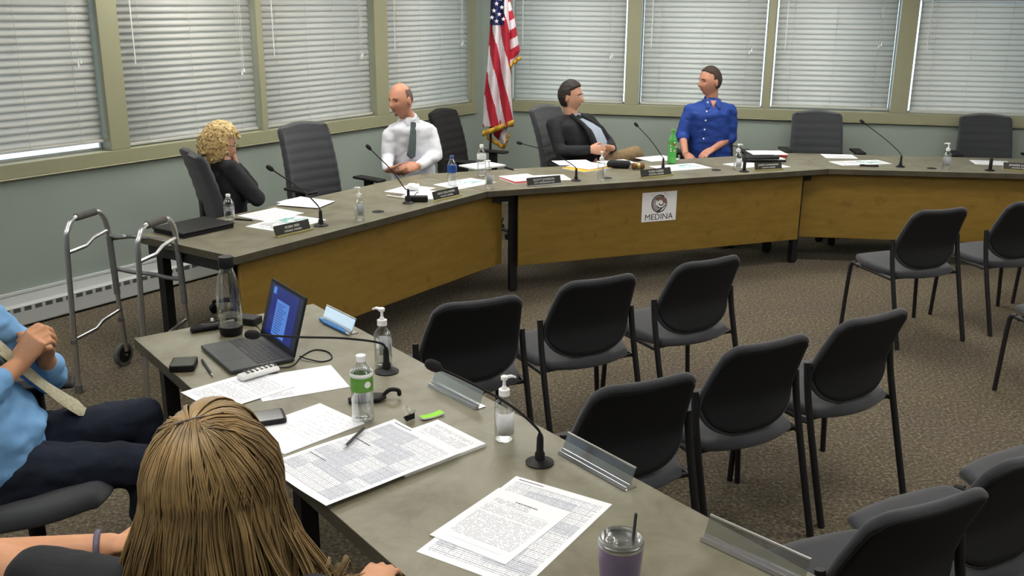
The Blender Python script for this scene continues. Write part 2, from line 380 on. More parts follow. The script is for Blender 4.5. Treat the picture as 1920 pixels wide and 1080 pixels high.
# ================================================================= ROOM
D = V((.572,.820,0)).normalized()                      # left wall direction
NL = V((D.y,-D.x,0))                                    # into the room
WL = V((-2.928,5.8,0)); CORNER = V((-.296,9.573,0))
S_C = (CORNER-WL).dot(D); WL = CORNER - D*S_C
BD = V((.971,-.239,0)).normalized(); NB = V((BD.y,-BD.x,0))
if NB.y > 0: NB = -NB
CEIL = 2.62
bm = BM(); prism(bm, [(-9,-3.2),(8.2,-3.2),(8.2,11),(-9,11)], -.1, 0); obj('floor', bm, M['carpet'], kind='structure')
bm = BM(); prism(bm, [(-9,-3.2),(8.2,-3.2),(8.2,11),(-9,11)], CEIL, CEIL+.1); obj('ceiling', bm, M['ceil'], kind='structure')
def WT(origin, d, n):        # local: x along, y into room, z up
    return Matrix(((d.x,n.x,0,origin.x),(d.y,n.y,0,origin.y),(0,0,1,0),(0,0,0,1)))
TL = WT(WL, D, NL); TB = WT(CORNER, BD, NB)
Z0, Z1 = .985, 2.0
Z0B = 1.00
winL = [(-2.2,-.95),(-.80,.576),(.717,1.844),(1.896,3.085),(3.24,4.43)]
winL = [(a+(S_C-4.60),b+(S_C-4.60)) for a,b in winL]
winB = [(.295,1.378),(1.505,2.63),(2.69,3.723),(3.865,5.05),(5.20,6.35)]
def wall(name, T, s0, s1, wins, z0):
    bm = BM()
    box(bm, s0, s1, -.11, 0, 0, z0, T); box(bm, s0, s1, -.11, 0, Z1, CEIL, T)
    cur = s0
    for a, b in wins:
        box(bm, cur, a, -.11, 0, z0, Z1, T); cur = b
    box(bm, cur, s1, -.11, 0, z0, Z1, T)
    obj(name, bm, M['wall'], kind='structure', smooth=None)
wall('wall_left', TL, -9, S_C+.0, winL, Z0); wall('wall_back', TB, -.0, 8.6, winB, Z0B)
bm = BM(); box(bm, 8.0, 8.15, -3.2, 8.2, 0, CEIL); obj('wall_right', bm, M['wall'], kind='structure', smooth=None)
bm = BM(); box(bm, -9, 8.2, -3.2, -3.05, 0, CEIL); obj('wall_front', bm, M['wall'], kind='structure', smooth=None)
def trim(name, T, wins, z0, e0, e1):
    bm = BM()
    box(bm, e0, e1, 0, .018, z0-.085, z0, T); box(bm, e0, e1, 0, .018, Z1, Z1+.09, T)
    box(bm, e0, e1, 0, .03, z0-.095, z0-.085, T)
    for a, b in wins: box(bm, a, b, -.109, 0, z0-.004, z0+.002, T)
    cur = e0
    for a, b in wins + [(e1, e1)]:
        if a-cur > .01: box(bm, cur-.001, a+.001, -.109, .018 if a-cur > .08 else .012, z0, Z1, T)
        cur = b
    obj(name, bm, M['trim'], kind='structure', smooth=None, bevel=.003, seg=1)
trim('trim_1', TL, winL, Z0, -2.35+S_C-4.6, S_C-.12); trim('trim_2', TB, winB, Z0B, .24, 6.5)
def window(i, T, a, b, z0):
    e = empty('window_%d' % i, T @ V(((a+b)/2, 0, z0)), kind='structure')
    def L(bm): bmesh.ops.transform(bm, matrix=Matrix.Translation(-e.location) @ T, verts=bm.verts[:]); return bm
    w = .045; bm = BM()
    for q in ((a,b,z0,z0+.015),(a,b,Z1-w,Z1),(a,a+.010,z0+.01,Z1-.02),(b-.010,b,z0+.01,Z1-.02)): box(bm, q[0],q[1],-.105,-.085,q[2],q[3])
    obj('window_frame', L(bm), M['sash'], e, smooth=None)
    bm = BM(); box(bm, a+.008,b-.008,-.097,-.092,z0+.015,Z1-w); obj('window_pane', L(bm), M['glass'], e, smooth=None)
def blind(T, a, b, z0, label, drop=0., wand=True, wside=.09, cordz=1.45, head=1.985, gap=.018, outside=0.):
    e = empty('window_blind', T @ V(((a+b)/2, 0, Z1)), label=label, cat='blind', group='white horizontal slat blinds in the windows')
    def L(bm): bmesh.ops.transform(bm, matrix=Matrix.Translation(-e.location) @ T, verts=bm.verts[:]); return bm
    a += gap; b -= gap; yc = -.045+outside; zb = z0+.012+drop
    bm = BM(); box(bm, a, b, yc-.03, yc+.034, head-.008, Z1-.002); obj('head_rail', L(bm), M['blind'], e, bevel=.003, seg=1)
    bm = BM(); n = int((head-zb-.02)/.0435); p = (head-zb-.025)/n
    for k in range(n):
        zc = zb+.035+p*k; t = R_(71+random.uniform(-1.5,1.5)); hw = .0255; N_ = 3; prev = None
        for j in range(N_+1):
            s = -1+2*j/N_; off = .0025*(1-s*s); y = yc + s*hw*cos(t)+off*sin(t); z = zc - s*hw*sin(t)+off*cos(t)
            cur = [bm.verts.new((a+.002, y, z)), bm.verts.new((b-.002, y, z))]
            if prev: bm.faces.new((prev[0],prev[1],cur[1],cur[0]))
            prev = cur
    o = obj('slats', L(bm), M['blind'], e, smooth=180)
    so = o.modifiers.new('solid', 'SOLIDIFY'); so.thickness = .0018
    bm = BM(); box(bm, a, b, yc-.026, yc+.026, zb-.006, zb+.012); obj('bottom_rail', L(bm), M['blind'], e, bevel=.004)
    L_ = b-a
    for q in (.14,.5,.86) if L_ < 1.1 else (.12,.38,.63,.88):
        bm = BM(); 
        for yy in (yc-.028, yc+.028): tube(bm, [(a+L_*q, yy, zb), (a+L_*q, yy, head+.02)], .0016, 5)
        for k in range(n): tube(bm, [(a+L_*q, yc-.028, zb+.035+p*k-.02), (a+L_*q, yc+.028, zb+.035+p*k-.02)], .0008, 4)
        obj('ladder_cord', L(bm), M['blind'], e)
    if wand:
        bm = BM(); tube(bm, [(a+wside, yc+.045, 1.52), (a+wside, yc+.043, head+.02)], .004, 8); obj('tilt_wand', L(bm), M['white'], e)
    bm = BM()
    for dx in (0,.018):
        tube(bm, [(b-.13+dx, yc+.04, cordz+dx), (b-.13+dx, yc+.04, head+.02)], .0012, 5)
        lathe(bm, [(0,-.02),(.008,-.018),(.006,0),(.002,.012)], Matrix.Translation((b-.13+dx,yc+.04,cordz+dx)), 10)
    obj('pull_cord', L(bm), M['white'], e)
k = 1
labs = ['blind in the window left of the photo edge','white slat blind of the leftmost visible window, a strip of daylight under its bottom rail','white slat blind left of the narrow post, behind the seated woman with curly hair','white slat blind right of the narrow post, above the empty grey chair','white slat blind behind the bald man, ending beside the flag corner']
for (a,b), lb, dr in zip(winL, labs, (.02,.050,.005,.005,.005)):
    window(k, TL, a, b, Z0)
    if k > 1: blind(TL, a, b, Z0, lb, dr, wside=.09, cordz=1.42 + .06*(k%3))
    k += 1
labs = ['white slat blind right of the flag, behind the man in the dark jacket','white slat blind behind the man in the royal blue shirt','white slat blind above the empty grey chair next to the blue shirted man','widest white slat blind at the right end of the window row','blind past the right photo edge']
for (a,b), lb in zip(winB, labs):
    window(k, TB, a, b, Z0B)
    if k < 10: blind(TB, a, b, Z0B, lb, .0 if k != 8 else .012, wside=.08, cordz=1.43+.07*(k%3), outside=.02 if k == 9 else 0, head=1.955 if k == 9 else 1.985)
    k += 1
# baseboard heater
e = empty('baseboard_heater', TL @ V((1.0,.03,0)), label='long low white baseboard heater with a row of grille slots under the left windows', cat='heater')
def Lh(bm): bmesh.ops.transform(bm, matrix=Matrix.Translation(-e.location) @ TL, verts=bm.verts[:]); return bm
h0, h1 = -3.2, S_C-.3
def extr(bm, prof, x0, x1):
    a = [bm.verts.new((x0,y,z)) for y,z in prof]; b = [bm.verts.new((x1,y,z)) for y,z in prof]; n = len(prof)
    bm.faces.new(a); bm.faces.new(b[::-1])
    for i in range(n): bm.faces.new((a[i],b[i],b[(i+1)%n],a[(i+1)%n]))
bm = BM(); extr(bm, [(.001,.215),(.02,.215),(.022,.20),(.001,.20)][::-1], h0, h1); extr(bm, [(.001,.012),(.064,.012),(.07,.02),(.07,.135),(.058,.142),(.001,.142)][::-1], h0, h1); extr(bm, [(.001,.142),(.030,.142),(.018,.20),(.001,.20)][::-1], h0, h1)
bmH = bm
bm = BM(); s = h0+.05; nn = 0
vis = []
while s < h1-.1 and nn < 99:
    if s > -1.3:
        vis.append(s); nn += 1
    s += .068
zq = h0
for s in vis + [h1-.022]:
    b_ = bmH; box(b_, s+.046 if s in vis else s, s+.068, .0700, .0716, .102, .132)
for s in vis[:0]:
    a = [(s,.0705,.104),(s+.046,.0705,.104),(s+.046,.0705,.130),(s,.0705,.130)]
    vs = [bm.verts.new(p) for p in a]; vb = [bm.verts.new((p[0],.0685,p[2])) for p in a]
    bm.faces.new(vs[::-1]); 
    for i in range(4): bm.faces.new((vs[i],vs[(i+1)%4],vb[(i+1)%4],vb[i]))
box(bmH, h0, h1, .0700,.0716,.130,.1345); box(bmH, h0, vis[0], .0700,.0716,.102,.132); obj('housing', Lh(bmH), M['heater'], e, smooth=None)
box(bm, h0+.01, h1-.01, .0695,.0705,.104,.131); obj('grille', Lh(bm), M['slot'], e, smooth=None)
# ceiling lamps, unseen; the last ones listed are added to brighten the wall corner
first = None
for i, (x, y) in enumerate([(-3.4,1.2),(-3.2,3.6),(-.6,1.2),(-.6,3.6),(-.4,6.6),(2.2,1.2),(2.2,3.6),(2.4,6.2),(4.9,1.2),(4.9,3.6),(5.0,6.0),(-1.75,6.3),(.25,8.1),(1.9,7.75)]):
    if first is None:
        first = empty('ceiling_light', (x,y,CEIL), label='unseen recessed ceiling light panel above the room, some added to brighten the back', cat='light', group='ceiling light panels')
        bm = BM()
        for q in ((-.62,.62,-.32,-.30),(-.62,.62,.30,.32),(-.62,-.60,-.30,.30),(.60,.62,-.30,.30)): box(bm, q[0],q[1],q[2],q[3],-.02,-.001)
        obj('lamp_frame', bm, M['white'], first)
        bm = BM(); box(bm, -.60,.60,-.30,.30,-.014,-.002); obj('diffuser', bm, M['lamp'], first)
    else: dup(first, (x,y,CEIL))
w = bpy.data.worlds.new('World'); SC.world = w; w.use_nodes = True
wn = w.node_tree.nodes; wl = w.node_tree.links; bg = wn['Background']
tcw = wn.new('ShaderNodeTexCoord'); sx = wn.new('ShaderNodeSeparateXYZ'); wl.new(tcw.outputs['Generated'], sx.inputs[0])
rw = wn.new('ShaderNodeValToRGB'); wl.new(sx.outputs[2], rw.inputs['Fac'])
rw.color_ramp.elements[0].color = (.62,.76,.95,1); rw.color_ramp.elements[1].color = (.85,.93,1,1); rw.color_ramp.elements[1].position = .4
wl.new(rw.outputs[0], bg.inputs[0]); bg.inputs[1].default_value = 3.7
# ================================================================= TABLES
TOP = .74
def polytable(name, poly, panel, legs, label, group, apron=None):
    c = sum((V((p[0],p[1],0)) for p in poly), V())/len(poly)
    e = empty(name, c, label=label, cat='table', group=group)
    o = Matrix.Translation(-c)
    bm = BM(); prism(bm, [(p[0],p[1]) for p in poly], TOP-.04, TOP, o)
    bm.normal_update()
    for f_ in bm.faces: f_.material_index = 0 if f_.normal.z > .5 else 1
    obj('tabletop', bm, [M['laminate'], M['edgeshade']], e, bevel=.002, seg=2)
    if panel:
        (a, b, z0) = panel; d = (b-a).normalized(); n = V((-d.y,d.x,0))
        bm = BM(); prism(bm, [(a.x,a.y),(b.x,b.y),((b+n*.02).x,(b+n*.02).y),((a+n*.02).x,(a+n*.02).y)], z0, TOP-.046, o)
        obj('front_panel', bm, M['panel'], e, bevel=.002, seg=1)
    for p in legs:
        ang = p[2] if len(p) > 2 else 0
        bm = BM(); box(bm, -.025,.025,-.025,.025,.012,TOP-.04, o @ XF((p[0],p[1],0), ang)); box(bm, -.02,.02,-.02,.02,0,.012, o @ XF((p[0],p[1],0), ang))
        obj('leg', bm, M['blackmetal'], e, smooth=None)
    if apron:
        bm = BM()
        for a, b in apron:
            d = (b-a).normalized(); n = V((-d.y,d.x,0))*.015
            prism(bm, [((a-n).x,(a-n).y),((b-n).x,(b-n).y),((b+n).x,(b+n).y),((a+n).x,(a+n).y)], TOP-.10, TOP-.04, o)
        obj('steel_frame', bm, M['blackmetal'], e, smooth=None)
    return e
F0 = V((-1.334,4.538,0)); F1 = V((-.167,6.251,0)); F2 = V((2.36,7.233,0)); F3 = V((5.2,6.895,0))
d1 = (F1-F0).normalized(); d2 = (F2-F1).normalized(); d3 = (F3-F2).normalized()
n1 = V((-d1.y,d1.x,0)); n2 = V((-d2.y,d2.x,0)); n3 = V((-d3.y,d3.x,0))
DW = .765
def miter(P, da, db, w):
    na = V((-da.y,da.x,0)); nb = V((-db.y,db.x,0)); m = (na+nb).normalized(); return P + m*(w/m.dot(na))
B0 = F0+n1*DW; B1 = miter(F1,d1,d2,DW); B2 = miter(F2,d2,d3,DW); B3 = F3+n3*DW
g = 'curved council tables along the windows'
def leg_at(P, d, w): 
    return (P.x,P.y,math.atan2(d.y,d.x))
polytable('council_table', [F0,F1-d1*.001,B1-d1*.001,B0], (F0+n1*.045+d1*.06, F1+n1*.045+d1*.235, .20),
    [leg_at(F0+n1*.12+d1*.09,d1,0),leg_at(B0-n1*.08+d1*.09,d1,0)],
    'council table section by the left wall with laminate top and golden wood front panel', g, [(F0+n1*.09+d1*.04, B0-n1*.05+d1*.04),(B0-n1*.05+d1*.04,B1-n1*.05-d1*.3),(F0+n1*.10+d1*.04,F1+n1*.10-d1*.05)])
polytable('council_table', [F1+d2*.001,F2-d2*.001,B2-d2*.001,B1+d2*.001], (F1+n2*.06+d2*.245, F2+n2*.06-d2*.18, .20),
    [leg_at(F1+n2*.15+d2*.24,d2,0),leg_at(F2+n2*.13-d2*.16,d2,0),leg_at(B2-n2*.30-d2*.35,d2,0),leg_at(B1-n2*.12+d2*.25,d2,0)],
    'middle council table section whose golden front panel carries the white city poster', g, [(F1+n2*.12+d2*.05,F2+n2*.12-d2*.05),(B1-n2*.05+d2*.2,B2-n2*.05-d2*.2)])
polytable('council_table', [F2+d3*.001,F3,B3,B2+d3*.001], (F2+n3*.06-d3*.20, F3+n3*.06-d3*.1, .20),
    [leg_at(F3+n3*.13-d3*.16,d3,0),leg_at(B3-n3*.1-d3*.16,d3,0),leg_at(B2-n3*.1+d3*.4,d3,0)],
    'right council table section below the empty grey chairs, bare golden front panel', g, [(F2+n3*.12+d3*.05,F3+n3*.12-d3*.05)])
Td = V((.6056,-.7958,0)); Te = V((.7958,.6056,0)); T0 = V((-1.384,3.367,0)); TW = .718; TLn = 2.7
tp = [T0, T0+Te*TW, T0+Te*TW+Td*TLn, T0+Td*TLn]
tl = [leg_at(T0+Td*a+Te*b,Td,0) for a in (.14,1.26,TLn-.1) for b in (.07,TW-.07)]
polytable('staff_table', tp[::-1], None, tl, 'foreground laminate table covered with papers, laptop and microphones', None, [(T0+Te*.07+Td*.05,T0+Te*.07+Td*(TLn-.05)),(T0+Te*(TW-.07)+Td*.05,T0+Te*(TW-.07)+Td*(TLn-.05)),(T0+Te*.05+Td*.14,T0+Te*(TW-.05)+Td*.14)])
# ================================================================= CHAIRS
def proj(P):
    d = V(P)-V((0,0,CH)); z = d.dot(_f); return 960+FPX*d.dot(_r)/z, 540-FPX*d.dot(_u)/z
def spot(px, dist, P, d, n, z=.9):       # point on the line parallel to a table edge seen at column px
    lo, hi = -1., 4.
    for _ in range(40):
        m = (lo+hi)/2; q = P+d*m+n*dist+V((0,0,z))
        if proj(q)[0] < px: lo = m
        else: hi = m
    q = P+d*lo+n*dist; return V((q.x,q.y,0))
def grid_solid(bm, F, nu, nv, thick, rim=.006, mi=0):
    """closed cushion over a grid of points F(u,v)->(point, normal)"""
    L = [[], [], []]
    for j in range(nv+1):
        rows = [[], [], []]
        for i in range(nu+1):
            p, nrm, out = F(-1+2*i/nu, j/nv)
            edge = i in (0,nu) or j in (0,nv)
            rows[0].append(bm.verts.new(p-(out*rim if edge else V())))
            rows[2].append(bm.verts.new(p+nrm*thick-(out*rim if edge else V())))
            rows[1].append(bm.verts.new(p+nrm*thick*.5+out*rim*.3) if edge else None)
        for k in range(3): L[k].append(rows[k])
    for j in range(nv):
        for i in range(nu):
            for k, rev in ((0,1),(2,0)):
                q = [L[k][j][i],L[k][j][i+1],L[k][j+1][i+1],L[k][j+1][i]]
                f = bm.faces.new(q[::-1] if rev else q); f.material_index = mi
    ring = [(0,i) for i in range(nu)]+[(j,nu) for j in range(nv)]+[(nv,i) for i in range(nu,0,-1)]+[(j,0) for j in range(nv,0,-1)]
    for a in range(len(ring)):
        j,i = ring[a]; j2,i2 = ring[(a+1)%len(ring)]
        for k in (0,1):
            f = bm.faces.new((L[k][j][i],L[k][j2][i2],L[k+1][j2][i2],L[k+1][j][i])); f.material_index = mi
def sback(inset, thick, off):
    def F(u, v):
        W = .224-inset; x0 = u*W; a = abs(u)
        zbot = .432+inset+.125*(1-math.sqrt(max(0,1-.94*a**2.6)))*1.15
        ztop = .803-inset-.030*a**8+.016*a*a*(1-a**8)
        z = zbot+(ztop-zbot)*v
        x = x0*(1-.14*max(0,min(1,(z-.60)/.2))**1.2)
        y = .045-.03*max(0,(.55-z)/.12)-.105*max(0,(z-.56)/.24)**1.3+.016*(abs(x)/.24)**2.2
        p = V((x, y+off, z)); n = V((-.35*x/.24, 1, .35*max(0,(z-.55)/.25))).normalized()
        o = V((u if a > .99 else 0, 0, (-1 if v < .01 else (1 if v > .99 else 0))))
        return p, n, (o.normalized() if o.length > 0 else o)
    return F
def sseat(u, v):
    a = u; b = 2*v-1; m = max(abs(a),abs(b))
    if m > 1e-6:
        L = math.hypot(a,b); k = m/L; k2 = k**.62; a2, b2 = a*k2, b*k2
    else: a2 = b2 = 0
    x = a2*(.262 if b2 > 0 else .255); y = .218+b2*(.225 if b2 > 0 else .235)
    z = .408+.018*b2-.03*max(0,b2-.75)/.25; o = V((a2,b2,0))
    return V((x,y,z)), V((0,0,1)), (o.normalized() if o.length > 0 else o)
def stack_chair(label, loc, rz):
    e = empty('stacking_chair', loc, rz, label, 'chair', 'grey and black stacking guest chairs in the room')
    bm = BM(); grid_solid(bm, sseat, 16, 16, .042, .010); o = obj('seat', bm, M['fabric'], e, smooth=180)
    sb = o.modifiers.new('sub', 'SUBSURF'); sb.levels = 1; sb.render_levels = 1
    bm = BM(); grid_solid(bm, sback(0,.03,0), 20, 16, .032, .006); o = obj('backrest', bm, M['fabric'], e, smooth=180)
    sb = o.modifiers.new('sub', 'SUBSURF'); sb.levels = 1; sb.render_levels = 1
    bm = BM(); grid_solid(bm, sback(.014,.03,-.006), 20, 16, .008, .002); obj('back_cover', bm, M['chairback'], e, smooth=180, label='black rear cover of the backrest')
    for s in (-1,1):
        bm = BM(); tube(bm, catmull([(s*.234,.066,.625),(s*.236,.050,.52),(s*.238,.022,.40),(s*.239,-.025,.22),(s*.240,-.085,.0)],4), .0135, 8); obj('rear_leg', bm, M['blackmetal'], e, smooth=50)
        bm = BM(); tube(bm, catmull([(s*.245,.345,.412),(s*.252,.368,.405),(s*.258,.378,.34),(s*.280,.378,.0)],4), .0125, 8); obj('front_leg', bm, M['blackmetal'], e, smooth=50)
    bm = BM()
    for s in (-1,1): tube(bm, [(s*.238,.022,.395),(s*.248,.35,.408)], .011, 8)
    tube(bm, [(-.246,.05,.394),(.246,.05,.394)], .009, 8); tube(bm, [(-.246,.33,.398),(.246,.33,.398)], .009, 8)
    box(bm, -.19,.19,.05,.36,.395,.412)
    obj('seat_frame', bm, M['blackmetal'], e)
    return e
rzr = lambda vx, vy: math.atan2(vy, vx)
H1 = R_(31); HA = R_(25); HB = R_(28); H2 = R_(19.5)
def bycorner(px, py, h):
    r = V((cos(h),sin(h),0)); f = V((-sin(h),cos(h),0)); q = at(px,py,.800)-r*.188+f*.05; return V((q.x,q.y,0))
def byfeet(x, y, h): f = V((-sin(h),cos(h),0)); return V((x,y,0))+f*.085
c8 = byfeet(2.466+.66, 5.41+.255, H2); r9 = V((cos(H2),sin(H2),0)); f9 = V((-sin(H2),cos(H2),0)); c9 = at(1865,732,0)+r9*.28-f9*.375
n3a = bycorner(1866,920,HA); st = V((.465,.325,0))
lst = [(bycorner(983,557,HA),HA,'stacking chair nearest the laptop end of the foreground table, left end of its row'),
 (bycorner(1198,516,HB),HB,'stacking chair in the middle of the row of three behind the sanitizer bottles'),
 (bycorner(1393,481,H1),H1,'stacking chair at the right end of the row of three closest to the council tables'),
 (bycorner(1312,703,HA),HA,'stacking chair whose backrest is cut off by the foreground table and clear sign holder'),
 (bycorner(1525,630,HB),HB,'stacking chair in the centre of the second row, between two equal chairs'),
 (bycorner(1710,581,H1),H1,'stacking chair at the right end of the second row, beside the open carpet'),
 (n3a,HA,'nearest stacking chair, its black back filling the bottom right corner'),
 (n3a+V((.40,.275,0)),HB,'stacking chair with empty grey seat seen behind the nearest chair at bottom right'),
 (n3a+V((.885,.60,0)),H1,'stacking chair whose seat only shows at the right edge near the bottom corner'),
 (byfeet(2.466,5.41,H2),H2,'stacking chair seen whole with all four feet in front of the right council panel'),
 (c8,H2,'stacking chair at the right edge, next to the chair before the right panel'),
 (c8+V((.66,.255,0)),H2,'stacking chair mostly past the right edge, only a front leg showing'),
 (c9,H2,'stacking chair at the right edge with just seat corner and one leg in view')]
ch0 = None
for q_, h, lb in lst:
    loc = (q_.x, q_.y, 0)
    if ch0 is None: ch0 = stack_chair(lb, loc, h)
    else: dup(ch0, loc, h, label=lb)
def office_chair(label, loc, rz, matk='office', arms=True, back_h=1.10, group='high backed office chairs at the council tables', recl=0.10, armh=.69):
    e = empty('office_chair', loc, rz, label, 'chair', group)
    fm = M[matk]
    def Fb(u, v):
        z = .47+(back_h-.47)*v; W = .235-.025*v
        if v > .93: W *= .90+.10*math.sqrt(max(0,1-((v-.93)/.07)**2))
        if v < .05: W *= .93
        rib = .004*abs(math.sin(z*pi/.065)) if .08 < v < .95 else 0
        y = -.235-recl*(v**1.3)-.02*math.sin(v*pi)*-1+.035*u*u+rib
        zz = z+(.022*(1-u*u) if v > .9 else 0)*((v-.9)/.1 if v > .9 else 0)
        o = V((u if abs(u)>.99 else 0,0,(1 if v>.99 else (-1 if v<.01 else 0))))
        return V((u*W,y,zz)), V((0,1,.1)), (o.normalized() if o.length>0 else o)
    def shift(F): return lambda u,v: (F(u,v)[0]-V((0,.05,0)), V((0,1,.1)), F(u,v)[2])
    bm = BM(); grid_solid(bm, shift(Fb), 16, 64, .055, .012); o = obj('backrest', bm, fm, e, smooth=180)
    def Fs(u, v):
        p, n, o = sseat(u, v); return V((p.x*.98, (p.y-.218)*1.12, p.z+.035)), n, o
    bm = BM(); grid_solid(bm, Fs, 16, 16, .06, .014); o = obj('seat', bm, fm, e, smooth=180)
    sb = o.modifiers.new('sub', 'SUBSURF'); sb.levels = 1; sb.render_levels = 1
    if arms:
        for s in (arms if isinstance(arms, tuple) else (-1,1)):
            bm = BM(); box(bm, s*.30-.045, s*.30+.045, -.12,.14, armh-.02, armh); a = obj('armrest', bm, M['black'], e, bevel=.015, seg=3)
            bm = BM(); box(bm, s*.30-.02, s*.30+.02, -.03,.04, .44, armh-.02); box(bm, min(s*.12,s*.32), max(s*.12,s*.32), -.03,.04, .415,.44); obj('arm_post', bm, M['black'], e, bevel=.006, seg=1)
    bm = BM(); box(bm, -.04,.04,-.31,-.27,.42,.80); box(bm, -.06,.06,-.31,.02,.41,.436); obj('back_bracket', bm, M['black'], e, bevel=.008)
    bm = BM(); lathe(bm, [(0,.10),(.035,.10),(.035,.22),(.025,.22),(.025,.42),(0,.42)], n=16); obj('gas_lift', bm, M['black'], e)
    bm = BM()
    for k in range(5):
        a = 2*pi*k/5+.3; T = XF((0,0,0), a)
        loft(bm, [(T@V((.02,0,.105)), T.to_3x3()@V((0,.03,0)), V((0,0,.022))),(T@V((.15,0,.10)), T.to_3x3()@V((0,.024,0)), V((0,0,.018))),(T@V((.30,0,.075)), T.to_3x3()@V((0,.016,0)), V((0,0,.012)))], 10)
    obj('star_base', bm, M['black'], e)
    for k in range(5):
        a = 2*pi*k/5+.3; T = XF((.30*cos(a),.30*sin(a),.028), a+.6)
        bm = BM()
        for s in (-1,1):
            lathe(bm, [(0,-.008),(.024,-.008),(.028,-.004),(.028,.004),(.024,.008),(0,.008)], T @ Matrix.Translation((0,s*.014,0)) @ Matrix.Rotation(pi/2,4,'X'), 14)
        tube(bm, [T@V((0,0,0)), T@V((0,0,.05))], .007, 6)
        obj('caster', bm, M['black'], e)
    return e
def face(fx, fy): return math.atan2(-fx, fy)      # rotation whose +y points along (fx,fy)
hL = face(-n1.x,-n1.y); hC = face(-n2.x,-n2.y); hR = face(-n3.x,-n3.y)
def oc(label, px, dist, P, d, n, rot=0., **kw):
    q = spot(px, dist, P, d, n); rz = face(-n.x,-n.y)+rot
    return office_chair(label, (q.x,q.y,0), rz, **kw)
oc('empty grey high backed chair between the curly haired woman and the bald man', 626, .28, B0, d1, n1, rot=-.10, back_h=1.09, armh=.73)
oc('black high backed chair standing empty behind the bald man', 893, .40, B0, d1, n1, rot=.15, matk='officeblk', back_h=1.03)
oc('empty grey high backed chair right of the man in the royal blue shirt', 1543, .30, B2, d3, n3, back_h=1.00, armh=.735)
oc('empty grey high backed chair at the right end of the council table', 1866, .30, B2, d3, n3, rot=-.05, back_h=1.00, armh=.735)
# ================================================================= PEOPLE
def remesh(name, bm, m, parent, voxel=.007, smooth=4, fold=0., fs=14., iters_fac=.5, seed=0.):
    me = bpy.data.meshes.new(name+'_tmp'); bm.to_mesh(me); bm.free()
    o = bpy.data.objects.new(name+'_tmp', me); COL.objects.link(o)
    r = o.modifiers.new('r','REMESH'); r.mode = 'VOXEL'; r.voxel_size = voxel
    if smooth: s = o.modifiers.new('s','SMOOTH'); s.iterations = smooth; s.factor = iters_fac
    bpy.context.view_layer.update()
    me2 = bpy.data.meshes.new_from_object(o.evaluated_get(bpy.context.evaluated_depsgraph_get()))
    COL.objects.unlink(o); bpy.data.objects.remove(o); bpy.data.meshes.remove(me)
    if fold > 0:
        ns = [v.normal.copy() for v in me2.vertices]
        for v, n in zip(me2.vertices, ns):
            c = v.co; k = noise.noise(V((c.x*fs+seed, c.y*fs, c.z*fs*1.7)))+.5*noise.noise(V((c.x*fs*2.3, c.y*fs*2.3+seed, c.z*fs*3)))
            v.co = c + n*fold*k
    me2.name = name; me2.materials.clear(); me2.materials.append(m)
    for p in me2.polygons: p.use_smooth = True
    q = bpy.data.objects.new(name, me2); COL.objects.link(q); q.parent = parent
    if parent: me2.transform(Matrix.Translation(-parent.location))
    return q
def limb(bm, pts, rs, n=14):
    pts = [V(p) for p in pts]
    for i in range(len(pts)-1):
        a, b = pts[i], pts[i+1]; d = (b-a)
        if d.length < 1e-6: continue
        x, y = frame_of(d)
        loft(bm, [(a, x*rs[i], y*rs[i]), (b, x*rs[i+1], y*rs[i+1])], n)
    for p, r in zip(pts, rs): ball(bm, p, r, u=14, v=10)
def head_pt(d, hair=None):
    x = d.x*.076; y = d.y*.095-.003; z = d.z*.118
    if d.z < 0:
        t = -d.z; x *= 1-.24*t**1.4
        if d.y < 0: y *= 1-.30*t
    if y > .058: y = .058+(y-.058)*.86
    if d.y > 0:
        g = lambda cx,cz,sx,sz: math.exp(-(((x-cx)/sx)**2+((z-cz)/sz)**2))
        y += .026*g(0,-.030,.012,.016)+.014*g(0,-.008,.010,.022)
        for s in (-1,1):
            y -= .011*g(s*.031,.003,.015,.010); y += .006*g(s*.030,.024,.024,.008); y += .005*g(s*.042,-.035,.02,.022)
            y += .006*g(s*.013,-.038,.006,.007)
        y += .007*g(0,-.064,.022,.010); y -= .004*g(0,-.083,.022,.006); y += .011*g(0,-.104,.022,.014)
    return V((x,y,z))
def head_bm(bm, T, ears=True, sx=1.):
    NU, NV = 64, 48; rows = []
    for j in range(NV+1):
        th = pi*j/NV; row = []
        for i in range(NU):
            ph = 2*pi*i/NU; d = V((sin(th)*cos(ph), sin(th)*sin(ph), cos(th)))
            p = head_pt(d); p.x *= sx
            if j in (0,NV):
                if i == 0: row.append(bm.verts.new(T@p))
            else: row.append(bm.verts.new(T@p))
        rows.append(row)
    for j in range(NV):
        a, b = rows[j], rows[j+1]
        for i in range(NU):
            i2 = (i+1)%NU
            if len(a) == 1: bm.faces.new((a[0],b[i],b[i2]))
            elif len(b) == 1: bm.faces.new((a[i],b[0],a[i2]))
            else: bm.faces.new((a[i],b[i],b[i2],a[i2]))
    if ears:
        for s in (-1,1):
            ball(bm, (s*.078*sx,-.012,-.008), (.009,.019,.031), T, 12, 10, quat=Quaternion((0,0,1), -s*.35))
            ball(bm, (s*.080*sx,-.012,-.028), (.008,.011,.012), T, 10, 8)
